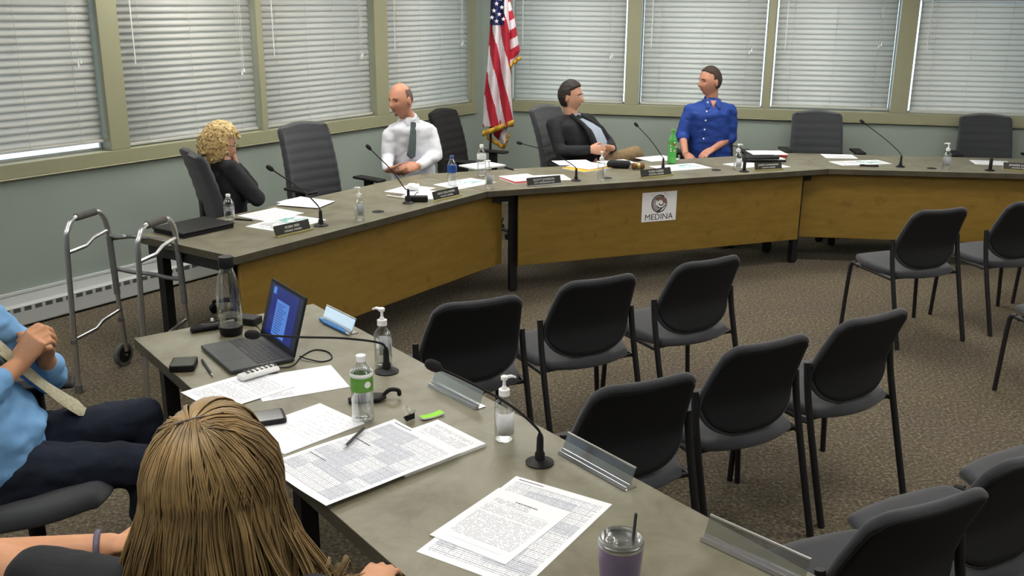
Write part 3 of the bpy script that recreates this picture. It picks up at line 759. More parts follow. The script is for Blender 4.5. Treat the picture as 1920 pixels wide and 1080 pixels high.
def hair_bm(bm, T, fn, NU=72, NV=48, sx=1.):
    """closed shell: fn(d)->thickness over the scalp, or below zero to sink inside the head"""
    rows = []
    for j in range(NV+1):
        th = pi*j/NV; row = []
        for i in range(NU):
            ph = 2*pi*i/NU; d = V((sin(th)*cos(ph), sin(th)*sin(ph), cos(th)))
            p = head_pt(d); p.x *= sx
            if d.y > 0: p.y = min(p.y, d.y*.095-.003) if fn(d) < 0 else d.y*.093-.003
            p += d.normalized()*fn(d)
            if j in (0,NV):
                if i == 0: row.append(bm.verts.new(T@p))
            else: row.append(bm.verts.new(T@p))
        rows.append(row)
    for j in range(NV):
        a, b = rows[j], rows[j+1]
        for i in range(NU):
            i2 = (i+1)%NU
            if len(a) == 1: bm.faces.new((a[0],b[i],b[i2]))
            elif len(b) == 1: bm.faces.new((a[i],b[0],a[i2]))
            else: bm.faces.new((a[i],b[i],b[i2],a[i2]))
def headT(c, f, up=(0,0,1), s=1.):
    f = V(f).normalized(); r = f.cross(V(up)).normalized(); u = r.cross(f).normalized()
    return Matrix(((r.x*s,f.x*s,u.x*s,c.x),(r.y*s,f.y*s,u.y*s,c.y),(r.z*s,f.z*s,u.z*s,c.z),(0,0,0,1)))
def child(name, bm, m, par, smooth=60, label=None, bevel=0):
    bmesh.ops.transform(bm, matrix=Matrix.Translation(-par.location), verts=bm.verts[:]); return obj(name, bm, m, par, smooth=smooth, label=label, bevel=bevel)
def surf(x, z, dy=0.):
    dz = max(-1,min(1,z/.118)); nr = 1-.24*max(0,-dz)**1.4; dx = x/(.076*nr); d = V((dx, math.sqrt(max(.02,1-dz*dz-dx*dx)), dz)); p = head_pt(d); return V((x, p.y+dy, z))
def face_parts(e, T, brow='brownhair', smile=0., gaze=(0,1,0), brow_t=.0028, lipm='lip'):
    for s in (-1,1):
        bm = BM(); ball(bm, surf(s*.031,.003,-.0058), .0108, T, 14, 10); ey = child('eye', bm, M['eyewhite'], e)
        g = V(gaze).normalized(); bm = BM(); ball(bm, surf(s*.031,.003,-.0058)+g*.0056, .0076, T, 10, 8); child('iris', bm, M['iris'], e)
        bm = BM(); tube(bm, [T@surf(s*(.015+.008*k),.020+.004*math.sin(k/4*pi),.0005) for k in range(5)], [.002,brow_t,brow_t,brow_t,.0015], 6); child('eyebrow', bm, M[brow], e)
    bm = BM(); pts = [T@surf(.007*k, -.066+smile*.0011*k*k, -.001) for k in range(-3,4)]
    tube(bm, pts, [.0015,.003,.0042,.004,.0042,.003,.0015], 6); child('lips', bm, M[lipm], e)
    if smile:
        bm = BM(); tube(bm, [T@surf(.006*k, -.0645+smile*.0011*k*k, .0035) for k in range(-3,4)], [.001,.0026,.0034,.0036,.0034,.0026,.001], 6); child('teeth', bm, M['eyewhite'], e)
def hand(bm, wrist, d, palm_n, side, curl=(.5,.6,.4), spread=.12, thumb=.6, s=1., thumb_curl=.4):
    """d: wrist->knuckles, palm_n: direction the palm faces, side: +1 thumb on the x side of (x,d,n)"""
    d = V(d).normalized(); n = V(palm_n); n = (n-d*n.dot(d)).normalized(); x = d.cross(n).normalized()*side   # thumb side
    W = V(wrist)
    loft(bm, [(W-d*.01*s, x*.026*s, n*.019*s),(W+d*.02*s, x*.032*s, n*.018*s),(W+d*.055*s, x*.041*s, n*.016*s),(W+d*.088*s, x*.041*s, n*.013*s)], 14)
    curls = curl if isinstance(curl[0],(tuple,list)) else [curl]*4
    for k, (off, ln) in enumerate(zip((.030,.010,-.011,-.030), (.072,.080,.075,.058))):
        p = W + d*(.086-.004*abs(k-1))*s + x*off*s; a = spread*(1.3-k)*.6; dd = (d*cos(a)+x*sin(a)).normalized(); ax = dd.cross(n).normalized()
        pts = [p]; r = .0090*s*(1 if k < 3 else .88); ang = 0
        for seg, c in zip((.46,.30,.24), curls[k]):
            ang += c; v = dd*cos(ang)+n*sin(ang); pts.append(pts[-1]+v*ln*seg*s)
        limb(bm, pts, [r*1.05, r, r*.92, r*.78], 10)
    p = W + d*.022*s + x*.026*s; v = (d*cos(thumb)+x*sin(thumb)+n*.35).normalized()
    pts = [p, p+v*.038*s]; v2 = (v+n*thumb_curl+d*.3).normalized(); pts.append(pts[-1]+v2*.032*s); v3 = (v2+n*thumb_curl-x*.2).normalized(); pts.append(pts[-1]+v3*.025*s)
    limb(bm, pts, [.014*s,.0115*s,.0100*s,.0082*s], 10)
def torso(bm, pel, chest, neck, r, f, g=0., belly=0., w=1., shoulders=True, top=True):
    r = V(r).normalized(); f = V(f).normalized(); A = pel; B = chest; C = neck
    ax = (C-A).normalized()
    rings = [(A-ax*.07, r*(.150*w+g), f*(.10+g)), (A, r*(.172*w+g), f*(.118+g+belly*.3)), (A.lerp(B,.45)+f*belly*.5, r*(.158*w+g+belly*.4), f*(.112+g+belly)),
             (A.lerp(B,.8)+f*belly*.25, r*(.165*w+g+belly*.3), f*(.115+g+belly*.6)), (B, r*(.178*w+g), f*(.118+g)), (B.lerp(C,.40), r*(.172*w+g), f*(.104+g)), (B.lerp(C,.70), r*(.125*w+g), f*(.080+g)), (B.lerp(C,.92), r*(.072*w+g), f*(.060+g)), (C+ax*.01, r*(.058+g), f*(.056+g))]
    loft(bm, rings, 28)
def person(label, J, skin, upper, lower, mats, head_s=1., sleeve='long', belly=0., w=1., hands=None, fold=.004, hv=.006, shoes='shoe', neck_r=.052, loc=None, upname='shirt', lowname='trousers', low_label=None, sx=1., collar=True, armr=1.):
    e = empty('person', loc or V((J['pel'].x,J['pel'].y,0)), label=label, cat='person')
    pel, chest, neck, r, f = J['pel'], J['chest'], J['neck'], J['r'], J['f']
    T = headT(J['head'], J['hf'], J.get('hup',(0,0,1)), head_s)
    # body
    bm = BM(); torso(bm, pel, chest, neck, r, f, -.018, belly*.8, w)
    limb(bm, [neck-(neck-chest).normalized()*.03, J['head']+T.to_3x3()@V((0,-.02,-.06))], [neck_r+.004, neck_r])
    head_bm(bm, T, sx=sx)
    for S in 'LR':
        limb(bm, [J['sh'+S],J['el'+S],J['wr'+S]], [.040*armr,.037*armr,.027])
        limb(bm, [J['hip'+S],J['kn'+S],J['an'+S]], [.082,.056,.036])
    for h in (hands or []): hand(bm, **h)
    remesh('body', bm, M[skin], e, hv, 2)
    # upper clothing
    bm = BM(); torso(bm, pel, chest, neck-(neck-chest).normalized()*.012, r, f, .012, belly, w)
    for S in 'LR':
        a, b, c = J['sh'+S],J['el'+S],J['wr'+S]
        inn = chest.lerp(neck,.45)
        limb(bm, [inn.lerp(a,.4), a], [.066*w,.060])
        if sleeve == 'long': limb(bm, [a,b,c.lerp(b,.06)], [.061*armr,.050*armr,.038])
        elif sleeve == 'rolled': limb(bm, [a,b,b.lerp(c,.16)], [.063,.055,.052])
        elif sleeve == 'cuffmid': limb(bm, [a,b,b.lerp(c,.55)], [.066,.058,.050])
        elif sleeve == 'short': limb(bm, [a,a.lerp(b,.55)], [.068,.058])
    if collar:
        ax = (neck-chest).normalized(); x, y = frame_of(ax); tube(bm, [neck+ax*.012+(x*cos(t)+y*sin(t))*(neck_r+.008) for t in [2*pi*k/18 for k in range(18)]], .011, 8, closed=True)
    remesh(upname, bm, M[upper], e, .009, 5, fold, 13, seed=hash(label[:5]) % 7 if False else len(label)*.37)
    # lower clothing
    bm = BM()
    loft(bm, [(pel+V((0,0,.06)), r*(.168*w), f*.125), (pel, r*(.182*w), f*.14), (pel-V((0,0,.07)), r*.17*w, f*.13)], 20)
    for S in 'LR': limb(bm, [J['hip'+S],J['kn'+S],J['an'+S].lerp(J['kn'+S],.08)], [.098,.072,.055])
    o = remesh(lowname, bm, M[lower], e, .010, 5, fold, 11)
    for S in 'LR':
        bm = BM(); t = J['toe'+S]; a = J['an'+S]; sd = t.cross(V((0,0,1))).normalized(); u = sd.cross(t).normalized()
        loft(bm, [(a-t*.06-V((0,0,.055)), sd*.032, V((0,0,.03))),(a-V((0,0,.05)), sd*.038, V((0,0,.04))),(a+t*.08-V((0,0,.062)), sd*.046, V((0,0,.026))),(a+t*.15-V((0,0,.068)), sd*.042, V((0,0,.020))),(a+t*.185-V((0,0,.072)), sd*.025, V((0,0,.012)))], 16)
        bm2 = bm; child('shoe', bm2, M[shoes], e, smooth=180)
    return e, T
def seated(pel, f, kn_h=.50, hipw=.10, thigh=.44, shin=.43, spread=.03, foot=.05):
    f = V(f).normalized(); r = V((f.y,-f.x,0)); J = {'pel':V(pel),'f':f,'r':r}
    for S, s in (('L',-1),('R',1)):
        h = V(pel)+r*s*hipw+f*.02; J['hip'+S] = h; k = h+f*thigh+r*s*spread; k.z = kn_h+.0; J['kn'+S] = k
        a = k+f*foot; a.z = .09; J['an'+S] = a; J['toe'+S] = f.copy()
    return J
def check(nm, J): return
# ---- bald man in white shirt
M['goatee'] = mat('grey_brown_goatee', lin((138,106,90)), .8, noise_amt=.2, nscale=200)
P = spot(778, .22, B0, d1, n1, .6); f = V((.60,-.80,0)).normalized()
J = seated((P.x,P.y,.55), f, foot=-.22); Yb = P.y
J['neck'] = aty(765,222,Yb-.09); J['chest'] = aty(770,248,Yb-.04); J['head'] = aty(751,187,Yb-.14)
J['shR'] = aty(732,254,Yb-.14); J['shL'] = aty(805,247,Yb+.02)
J['elR'] = aty(727,296,Yb-.16); J['elL'] = aty(818,292,Yb-.05); J['wrR'] = aty(727,317,Yb-.34); J['wrL'] = aty(785,311,Yb-.28)
J['hf'] = V((-.62,-.74,-.10)); check('bald', J)
hd = [dict(wrist=J['wrR'], d=(aty(748,324,Yb-.36)-J['wrR']), palm_n=(.3,.5,.8), side=1, curl=(.5,.5,.4)), dict(wrist=J['wrL'], d=(aty(748,318,Yb-.34)-J['wrL']), palm_n=(-.2,.6,-.6), side=-1, curl=(.35,.4,.3))]
e, T = person('bald man in white shirt and dark patterned tie, talking with hands together on the table', J, 'skin3', 'whiteshirt', 'navy', None, hands=hd, fold=.006)
face_parts(e, T, 'stubble')
bm = BM(); hair_bm(bm, T, lambda d: .0022 if (d.z < .62 and d.z > -.15 and d.y < .12 and not (abs(d.x) > .9 and d.z < .0)) else -.008); child('cropped_hair', bm, M['stubble'], e, 180)
bm = BM(); ball(bm, surf(0,-.098,-.002), (.014,.005,.012), T); child('goatee', bm, M['goatee'], e, 180); bm = BM(); tube(bm, [T@surf(.006*k,-.053-.0006*k*k,-.0015) for k in range(-3,4)], [.001,.002,.003,.003,.003,.002,.001], 6); child('moustache', bm, M['goatee'], e, 180)
def tie(e, a, b, fdir, wd0, wd1, m='tie', thick=.006, bow=.0):
    a = V(a); b = V(b); bm = BM(); ax = (b-a).normalized(); fd = V(fdir).normalized(); sd = ax.cross(fd).normalized(); L = (b-a).length; rings = []
    for k in range(13):
        t = k/12; w = .022 if t < .05 else (wd0+(wd1-wd0)*t); w = w*(1 if t < .93 else (1-t)/.07*.9+.1); w = w if t > .04 else .02
        rings.append((a.lerp(b,t)+fd*(bow*math.sin(pi*t)), sd*w, fd*(thick if t > .06 else .012)))
    loft(bm, rings, 12); child('necktie', bm, M[m], e, 60)
ft = (f+V((-.15,0,.1))).normalized()
tie(e, J['neck']+f*.075-V((0,0,.02)), aty(770,298,Yb-.22), ft, .020, .036, bow=.01)
for s in (-1,1):
    bm = BM(); a = J['neck']+f*.062+J['r']*s*.028+V((0,0,.005)); loft(bm, [(a, J['r']*.03, V((0,0,.012))),(a+f*.012-V((0,0,.045))+J['r']*s*.012, J['r']*.014, V((0,0,.006)))], 10); child('collar', bm, M['whiteshirt'], e)
# ---- man in dark jacket
P = spot(1095, .50, B1, d2, n2, .5); f = V((.86,-.51,0)).normalized(); Yb = P.y
office_chair('grey office chair the man in the dark jacket leans back in', (P.x-.02,P.y,0), face(.80,-.60), back_h=1.08, recl=.16)
J = seated((P.x+.0,P.y,.56), f, kn_h=.52)
J['neck'] = aty(1071,214,Yb); J['chest'] = aty(1078,240,Yb+.0); J['head'] = aty(1071,180,Yb-.01)
J['shR'] = aty(1038,234,Yb-.12); J['shL'] = aty(1102,226,Yb+.15)
J['elR'] = aty(1050,284,Yb-.22); J['elL'] = aty(1140,266,Yb+.12); J['wrR'] = aty(1105,281,Yb-.30); J['wrL'] = aty(1148,278,Yb-.18)
J['knL'] = aty(1190,290,Yb+.04); J['anL'] = aty(1120,306,Yb-.20); J['toeL'] = V((-.5,-.8,-.2)).normalized()
J['knR'] = aty(1150,320,Yb-.25); J['anR'] = V((J['knR'].x,J['knR'].y,.09))
J['hf'] = V((.93,-.36,-.02)); check('jacket', J)
hd = [dict(wrist=J['wrR'], d=(1,-.05,.02), palm_n=(.1,.8,-.3), side=1, curl=(.6,.8,.5)), dict(wrist=J['wrL'], d=(-.9,-.45,.02), palm_n=(.2,-.7,-.4), side=-1, curl=(.7,.8,.5))]
e, T = person('man in black jacket, pale shirt and khaki trousers laughing, hands folded in his lap', J, 'skin', 'jacket', 'khaki', None, hands=hd, belly=.05, upname='jacket', collar=False)
face_parts(e, T, 'brownhair', smile=1.)
bm = BM(); hair_bm(bm, T, lambda d: .014+.004*noise.noise(d*6) if (d.z > .30+.45*max(0,d.y) or (d.y < -.12 and d.z > -.62) or (d.y < .18 and d.z > .12)) else -.010); child('hair', bm, M['brownhair'], e, 180)
bm = BM(); 
for s in (-1,1):
    tube(bm, [T@V((s*.032+.021*cos(t),.093,.002+.016*sin(t))) for t in [2*pi*k/20 for k in range(20)]], .0011, 6, closed=True); tube(bm, [T@V((s*.053,.092,.006)), T@V((s*.079,.0,.004))], .0011, 6)
tube(bm, [T@V((-.011,.094,.004)), T@V((.011,.094,.004))], .0011, 6); child('eyeglasses', bm, M['chrome'], e)
bm = BM(); fr = (J['r']*-.55+f*.85).normalized()
A = J['neck']+f*.065-V((0,0,.03)); Bc = J['chest']+f*.165; C = J['pel'].lerp(J['chest'],.45)+f*.225-J['r']*.0; Dd = J['pel']+f*.22+V((0,0,.02))
rr = J['r']
loft(bm, [(A, rr*.050, f*.03),(A.lerp(Bc,.5)+f*.02, rr*.075, f*.03),(Bc+f*.012, rr*.098, f*.03),(C+f*.012, rr*.125, f*.035),(Dd, rr*.13, f*.03)], 18)
child('shirt', bm, M['greyshirt'], e, 180)
for s in (-1,1):
    bm = BM(); a = J['neck']+f*.055+rr*s*.03+V((0,0,.0)); loft(bm, [(a, rr*.028, V((0,0,.012))),(a+f*.02-V((0,0,.045))+rr*s*.01, rr*.012, V((0,0,.006)))], 10); child('collar', bm, M['greyshirt'], e)
    bm = BM(); a = J['neck']+f*.03+rr*s*.055; p = [a, Bc+rr*s*.108+f*.012-V((0,0,.0)), C+rr*s*.130+f*.015]
    tube(bm, catmull(p,6), [.018]*6+[.026]*6+[.012], 8); child('lapel', bm, M['jacket'], e)
# ---- man in royal blue shirt
P = spot(1332, .42, B1, d2, n2, .6); f = V((-.05,-1,0)).normalized(); Yb = P.y
office_chair('black armed office chair under the man in the royal blue shirt', (P.x,P.y+.02,0), face(-.05,-1), matk='officeblk', back_h=.93, armh=.72)
J = seated((P.x,P.y,.57), f, kn_h=.54, foot=-.15)
J['neck'] = aty(1335,187,Yb-.02); J['chest'] = aty(1329,212,Yb-.03); J['head'] = aty(1331,152,Yb-.04)
J['shL'] = aty(1368,209,Yb+.0); J['shR'] = aty(1295,208,Yb-.02)
J['elL'] = aty(1370,258,Yb+.0); J['elR'] = aty(1279,252,Yb-.04); J['wrL'] = aty(1338,279,Yb-.20); J['wrR'] = aty(1285,288,Yb-.22)
J['hf'] = V((-.93,-.36,-.05)); check('blue', J)
hd = [dict(wrist=J['wrL'], d=(-.8,-.5,-.3), palm_n=(0,.2,-.9), side=-1, curl=(.4,.4,.3)), dict(wrist=J['wrR'], d=(.5,-.5,-.6), palm_n=(.2,.3,-.8), side=1, curl=(.4,.5,.3))]
e, T = person('man in royal blue button shirt with rolled sleeves, smiling towards his neighbour', J, 'skin3', 'blueshirt', 'khaki', None, hands=hd, sleeve='rolled', fold=.007, head_s=1.02, sx=1.05)
face_parts(e, T, 'shorthair', smile=1.)
bm = BM(); hair_bm(bm, T, lambda d: .006 if (d.z > .42+.38*max(0,d.y) or (d.y < -.15 and d.z > -.50) or (d.y < .15 and d.z > .12)) else -.010, sx=1.05); child('hair', bm, M['shorthair'], e, 180)
bm = BM(); a = J['neck']+f*.088-V((0,0,.028)); loft(bm, [(a+V((0,0,.03)), J['r']*.026, f*.010),(a, J['r']*.017, f*.012),(a-V((0,0,.03))+f*.022, J['r']*.003, f*.004)], 10); child('open_neck', bm, M['skin3'], e, 180)
for k in range(5):
    bm = BM(); p = aty(1327-2*k,192+17*k,Yb-.165+.0*k); ball(bm, p, (.007,.004,.007)); child('button', bm, M['white'], e)
for s in (-1,1):
    bm = BM(); a = J['neck']+f*.074+J['r']*s*.030+V((0,0,.002)); loft(bm, [(a, J['r']*.034, V((0,0,.014))),(a+f*.045-V((0,0,.055))+J['r']*s*.018, J['r']*.014, V((0,0,.006)))], 10); child('collar', bm, M['blueshirt'], e)
# ---- elderly woman
P = spot(418, .30, B0, d1, n1, .6); f = V((.86,.50,0)).normalized(); Yb = P.y
office_chair('grey office chair seen from behind, under the woman with curly blond hair', (P.x+.155,P.y+.11,0), face(.86,.51), back_h=1.06, recl=.11)
J = seated((P.x+.02,P.y,.52), f)
J['neck'] = aty(418,300,Yb+.03); J['chest'] = aty(420,330,Yb+.02); J['head'] = aty(413,271,Yb+.05)
J['shR'] = aty(432,318,Yb-.10); J['shL'] = aty(418,310,Yb+.19)
J['elR'] = aty(482,372,Yb-.10); J['elL'] = aty(470,350,Yb+.25); J['wrR'] = aty(452,352,Yb+.02); J['wrL'] = aty(443,312,Yb+.14)
J['hf'] = V((.80,.58,-.22)); check('woman', J)
hd = [dict(wrist=J['wrL'], d=(-.1,-.2,1), palm_n=(-1,-.2,0), side=-1, curl=(.5,.6,.5)), dict(wrist=J['wrR'], d=(-.3,.6,.4), palm_n=(0,0,-1), side=1, curl=(.4,.5,.3))]
e, T = person('elderly woman with curly blond hair and black jacket, chin resting in her hand', J, 'skin', 'jacket', 'navy', None, hands=hd, head_s=.95, w=.92, upname='jacket', collar=False)
face_parts(e, T, 'stubble')
M['blonde'] = mat('curly_blond_hair', lin((232,208,152)), .6, col2=lin((184,152,96)), nscale=60, bump=.6, bscale=120, detail=6)
bm = BM(); hair_bm(bm, T, lambda d: (.034+.012*noise.noise(d*7)+.008*noise.noise(d*15)) if (d.z > .38+.3*max(0,d.y) or d.y < .12) else -.012, sx=1.0)
rng = random.Random(4)
for k in range(150):
    z = rng.uniform(-1.05,.95); a = rng.uniform(pi*.95, 2.05*pi) if z < .4 else rng.uniform(0,2*pi); rr_ = math.sqrt(max(0,1-min(1,z*z)))
    d = V((rr_*cos(a), rr_*sin(a), z)); p = V((d.x*.108, d.y*.122-.006, d.z*.128)); t1 = d.cross(V((rng.uniform(-1,1),rng.uniform(-1,1),rng.uniform(-1,1)))).normalized(); t2 = d.cross(t1)
    R = rng.uniform(.010,.019); pts = [T@(p+t1*R*cos(t)+t2*R*sin(t)+d*.004*t) for t in [k2*.55 for k2 in range(9)]]
    tube(bm, pts, [.002,.0045,.006,.0065,.0065,.006,.005,.0035,.001], 6)
child('curly_hair', bm, M['blonde'], e, 180)
bm = BM(); tube(bm, [T@V((.082,.0,.006)), T@V((.072,.085,.008)), T@V((.055,.098,.004))], .0016, 6)
tube(bm, [T@V((.032+.022*cos(t),.100,.0+.018*sin(t))) for t in [2*pi*k/16 for k in range(16)]], .0014, 6, closed=True); child('eyeglasses', bm, M['black'], e)
# ---- foreground man (his head is outside the photo)
f = V((.80,.60,0)); r = V((.60,-.80,0))
pel = V((-1.60,2.72,.56)); J = {'pel':pel,'f':f,'r':r}
J['hipL'] = pel-r*.10+f*.03; J['hipR'] = pel+r*.10+f*.03
J['knL'] = aty(266,786,3.02); J['knR'] = aty(268,872,2.84); 
for S in 'LR': J['an'+S] = V((J['kn'+S].x+.02,J['kn'+S].y+.02,.09)); J['toe'+S] = f.copy()
J['neck'] = pel-f*.20+V((0,0,.50)); J['chest'] = pel-f*.10+V((0,0,.30)); J['head'] = J['neck']+V((-.03,.0,.17)); J['hf'] = V((.3,1,.0))
J['shL'] = aty(-28,602,2.76); J['shR'] = J['neck']+r*.19-V((0,0,.06))
J['elL'] = aty(92,705,2.98); J['wrL'] = aty(86,668,2.86)
J['elR'] = aty(-70,770,2.52); J['wrR'] = aty(38,682,2.70)
check('fgman', J)
office_chair('dark office chair under the man with clasped hands at the left edge', (pel.x+.10,pel.y+.02,0), face(.93,.36), matk='office', back_h=1.0, armh=.70, arms=(-1,), group='office chairs at the foreground table')
HC = aty(64,632,2.74)
hd = [dict(wrist=J['wrR'], d=(aty(66,634,2.72)-J['wrR']), palm_n=(.45,.85,.0), side=1, curl=[(.75,.95,.4),(.8,.95,.4),(.85,1.,.4),(.9,1.,.4)], s=1.08, thumb=.35),
      dict(wrist=J['wrL'], d=(aty(84,628,2.80)-J['wrL']), palm_n=(-.45,-.85,.0), side=-1, curl=[(.8,.9,.4),(.8,.95,.4),(.85,1.,.4),(.9,1.,.4)], s=1.08, thumb=.35)]
e, T = person('man in light blue shirt and tan tie at left edge, hands clasped', J, 'skin2', 'skyshirt', 'navy', None, hands=hd, sleeve='cuffmid', belly=.06, fold=.010, hv=.0045, w=1.05, armr=1.1)
face_parts(e, T, 'shorthair')
bm = BM(); hair_bm(bm, T, lambda d: .009 if (d.z > .34+.45*max(0,d.y) or (d.y < -.15 and d.z > -.50)) else -.010); child('hair', bm, M['shorthair'], e, 180)
M['tantie'] = mat('tan_striped_tie', lin((190,186,158)), .6, noise_amt=.3, nscale=90)
bm = BM(); tp_ = catmull([J['neck']+f*.08-V((0,0,.02)), J['chest']+f*.17, aty(-10,645,2.70), aty(55,700,2.78), aty(110,742,2.86), aty(166,776,2.93)], 6)
up = V((.25,-.35,.9)).normalized(); rings = []
for k, p in enumerate(tp_):
    dr = (tp_[min(k+1,len(tp_)-1)]-tp_[max(k-1,0)]).normalized(); sd = dr.cross(up).normalized(); rings.append((p, sd*(.024+.012*k/len(tp_))*(1 if k < len(tp_)-2 else .6), dr.cross(sd)*.005))
loft(bm, rings, 12); child('necktie', bm, M['tantie'], e, 60)
# ---- foreground woman with long blond hair
f = V((.12,.99,0)).normalized(); r = V((f.y,-f.x,0))
HD = aty(402,902,1.47); hc = HD
J = seated((hc.x-.02,hc.y-.12,.55), f, kn_h=.50)
J['head'] = HD; J['neck'] = HD+V((0,-.055,-.15)); J['chest'] = HD+V((.0,-.06,-.34)); J['pel'] = HD+V((0,-.08,-.66)); 
for S, s in (('L',-1),('R',1)): J['hip'+S] = J['pel']+r*s*.1; J['kn'+S] = J['hip'+S]+f*.42-V((0,0,.04)); J['an'+S] = V((J['kn'+S].x, J['kn'+S].y, .09)); J['toe'+S] = f.copy()
J['shL'] = J['neck']-r*.17-V((0,0,.055)); J['shR'] = J['neck']+r*.17-V((0,0,.055))
J['elL'] = aty(-45,1052,1.56); J['wrL'] = aty(206,1026,1.62)
J['elR'] = J['shR']+V((.05,.12,-.24)); J['wrR'] = at(690,1105,.775); J['hf'] = V((.10,.99,-.12)); check('fgwoman', J)
hd = [dict(wrist=J['wrL'], d=(.9,.15,.15), palm_n=(.1,.1,1), side=-1, curl=(.7,.8,.5), s=.92), dict(wrist=J['wrR'], d=(aty(712,1072,J['wrR'].y+.07)-J['wrR']), palm_n=(0,0,-1), side=1, curl=(.25,.5,.4), s=.92)]
office_chair('office chair of the woman with long blond hair, mostly outside the frame', (J['pel'].x,J['pel'].y,0), face(f.x,f.y), arms=False, back_h=.85, group='office chairs at the foreground table')
e, T = person('woman with long blond hair tied half up, seen from behind in a black top', J, 'skin2', 'jacket', 'navy', None, hands=hd, head_s=.97, sleeve='short', w=.86, hv=.005, upname='top', collar=False, armr=1.08)
face_parts(e, T, 'stubble')
bm = BM(); w_ = J['wrL']; dd = (J['wrL']-J['elL']).normalized(); x, y = frame_of(dd); tube(bm, [w_-dd*.02+(x*cos(t)*.032+y*sin(t)*.030) for t in [2*pi*k/20 for k in range(20)]], .006, 8, closed=True); child('wristwatch', bm, M['watch'], e)
# hair: shell and strands
hm = [mat('blond_strand', lin(c), .42, noise_amt=.35, nscale=25, spec=.6) for c in ((152,126,84),(200,174,124),(116,92,60),(62,46,32),(228,206,160))]
rng = random.Random(11)
bm = BM(); hair_bm(bm, T, lambda d: .012 if (d.z > .25+.5*max(0,d.y) or d.y < .2) else -.012)
child('hair_cap', bm, hm[2], e, 180)
KN = V((.0,-.055,.118))          # knot of the half-up hair, head space
def add_strands(name, paths, rad, m):
    cu = bpy.data.curves.new(name, 'CURVE'); cu.dimensions = '3D'; cu.bevel_depth = rad; cu.bevel_resolution = 0; cu.use_fill_caps = False
    for k, pts in enumerate(paths):
        sp = cu.splines.new('POLY'); sp.points.add(len(pts)-1)
        for q, p in zip(sp.points, pts):
            q.co = (*(p-e.location), 1)
        n = len(pts)
        for i, q in enumerate(sp.points): q.radius = .5+.5*min(1,(i+.5)/3)*min(1,(n-i)/4+.15)
        sp.material_index = cols.pop(0) if cols else 0
    for mm in m: cu.materials.append(mm)
    o = bpy.data.objects.new(name, cu); COL.objects.link(o)
    bpy.context.view_layer.update()
    me = bpy.data.meshes.new_from_object(o.evaluated_get(bpy.context.evaluated_depsgraph_get())); COL.objects.unlink(o); bpy.data.objects.remove(o)
    for p in me.polygons: p.use_smooth = True
    q = bpy.data.objects.new(name, me); COL.objects.link(q); q.parent = e; return q
def scalp(d, off): 
    p = head_pt(d); 
    if d.y > 0: p.y = d.y*.093-.003
    return p+d*off
kn = V((-.12,-.50,.86)).normalized()
def clumps(n, gen, per, jit):
    out = []
    for c in range(n):
        prm = gen(); mi = (rng.choice((0,0,1,2,2,2,3,3,4)) if abs(prm[0]) < .7 else rng.choice((0,0,1,1,1,2,2,3,4)))
        for q in range(per): out.append((prm, mi, [rng.gauss(0,jit) for _ in range(4)]))
    return out
def top_gen(): return (rng.uniform(-.25,1.25)*pi, rng.uniform(.02,.85), rng.uniform(.012,.020), rng.uniform(-.25,.25))
paths = []; cols = []
for (a, el, lay, sw), mi, jt in clumps(110, top_gen, 11, .035):
    a += jt[0]; el += jt[1]; d0 = V((cos(a)*cos(el), sin(a)*cos(el)*.9, sin(el))).normalized(); pts = []
    for j in range(13):
        t = j/12; d = d0.lerp(kn,t).normalized(); d.x += sw*.15*math.sin(pi*t); d.normalize()
        pts.append(T@(scalp(d, lay+.010*math.sin(pi*t)+.004*jt[2]*20*(1-t)*.3)+V((jt[3]*.03*(1-t),0,0))))
    paths.append(pts); cols.append(mi)
add_strands('swept_back_hair', paths, .0013, hm)
def long_gen():
    return (rng.uniform(-1,1)**1*pi*.74, rng.random(), rng.uniform(.014,.030), rng.uniform(.34,.50), rng.gauss(0,.035), rng.uniform(0,6), rng.uniform(.004,.016))
paths = []; cols = []
for (aa, src, lay, L, lean, kk, wv), mi, jt in clumps(230, long_gen, 15, .05):
    aa += jt[0]*1.2; sgn = 1 if aa > 0 else -1
    if src < .55: d0 = (kn+V((math.sin(aa)*.25,-.05+jt[1],.0))).normalized()
    else: d0 = V((math.sin(aa)*.85, -cos(aa)*.6, .35+jt[1]*3)).normalized()
    tgt = V((math.sin(aa), -cos(aa), -.05)).normalized(); n0 = 6; pts = []
    for j in range(n0+1):
        t = j/n0; d = d0.lerp(tgt,t).normalized(); pts.append(T@scalp(d, lay+.010*math.sin(pi*t*.5)+.003*jt[2]*10))
    base = pts[-1]; bx = math.sin(aa); by = -cos(aa); L *= 1+jt[3]
    for j in range(1,14):
        t = j/13; spread = .012*t+.050*t**1.6
        out = V((bx*spread+lean*t+(.045*t*t if bx > .2 else 0)-.01*t, by*.02*math.sin(pi*min(1,t*1.3))-.01*t, -L*t))
        w2 = wv*(.2+t*1.6); out += V((w2*math.sin(kk+t*8)+jt[1]*.06*(1-t)*t*2, w2*math.cos(kk*1.3+t*5)+jt[2]*.04*t*(1-t), 0))
        pts.append(base+out)
    paths.append(pts); cols.append(mi)
add_strands('long_hair', paths, .0013, hm)
paths = []; cols = []
def curl_gen(): return (rng.gauss(0,20), rng.gauss(0,10), rng.uniform(0,6), rng.uniform(.012,.030), rng.uniform(.03,.10))
for (cx, cy_, ph, R, dirx), mi, jt in clumps(26, curl_gen, 9, .05):
    b0 = aty(572+cx+jt[0]*60,1078+cy_+jt[1]*60,1.50)
    paths.append([b0+V((dirx*t+R*math.cos(ph+t*4)*.6, .02*math.sin(ph+t*3)+jt[2]*.03*t, R*math.sin(ph+t*4)*.7-.02+.012*math.sin(t*3))) for t in [q/10 for q in range(11)]]); cols.append(mi)
add_strands('shoulder_curls', paths, .0010, hm)
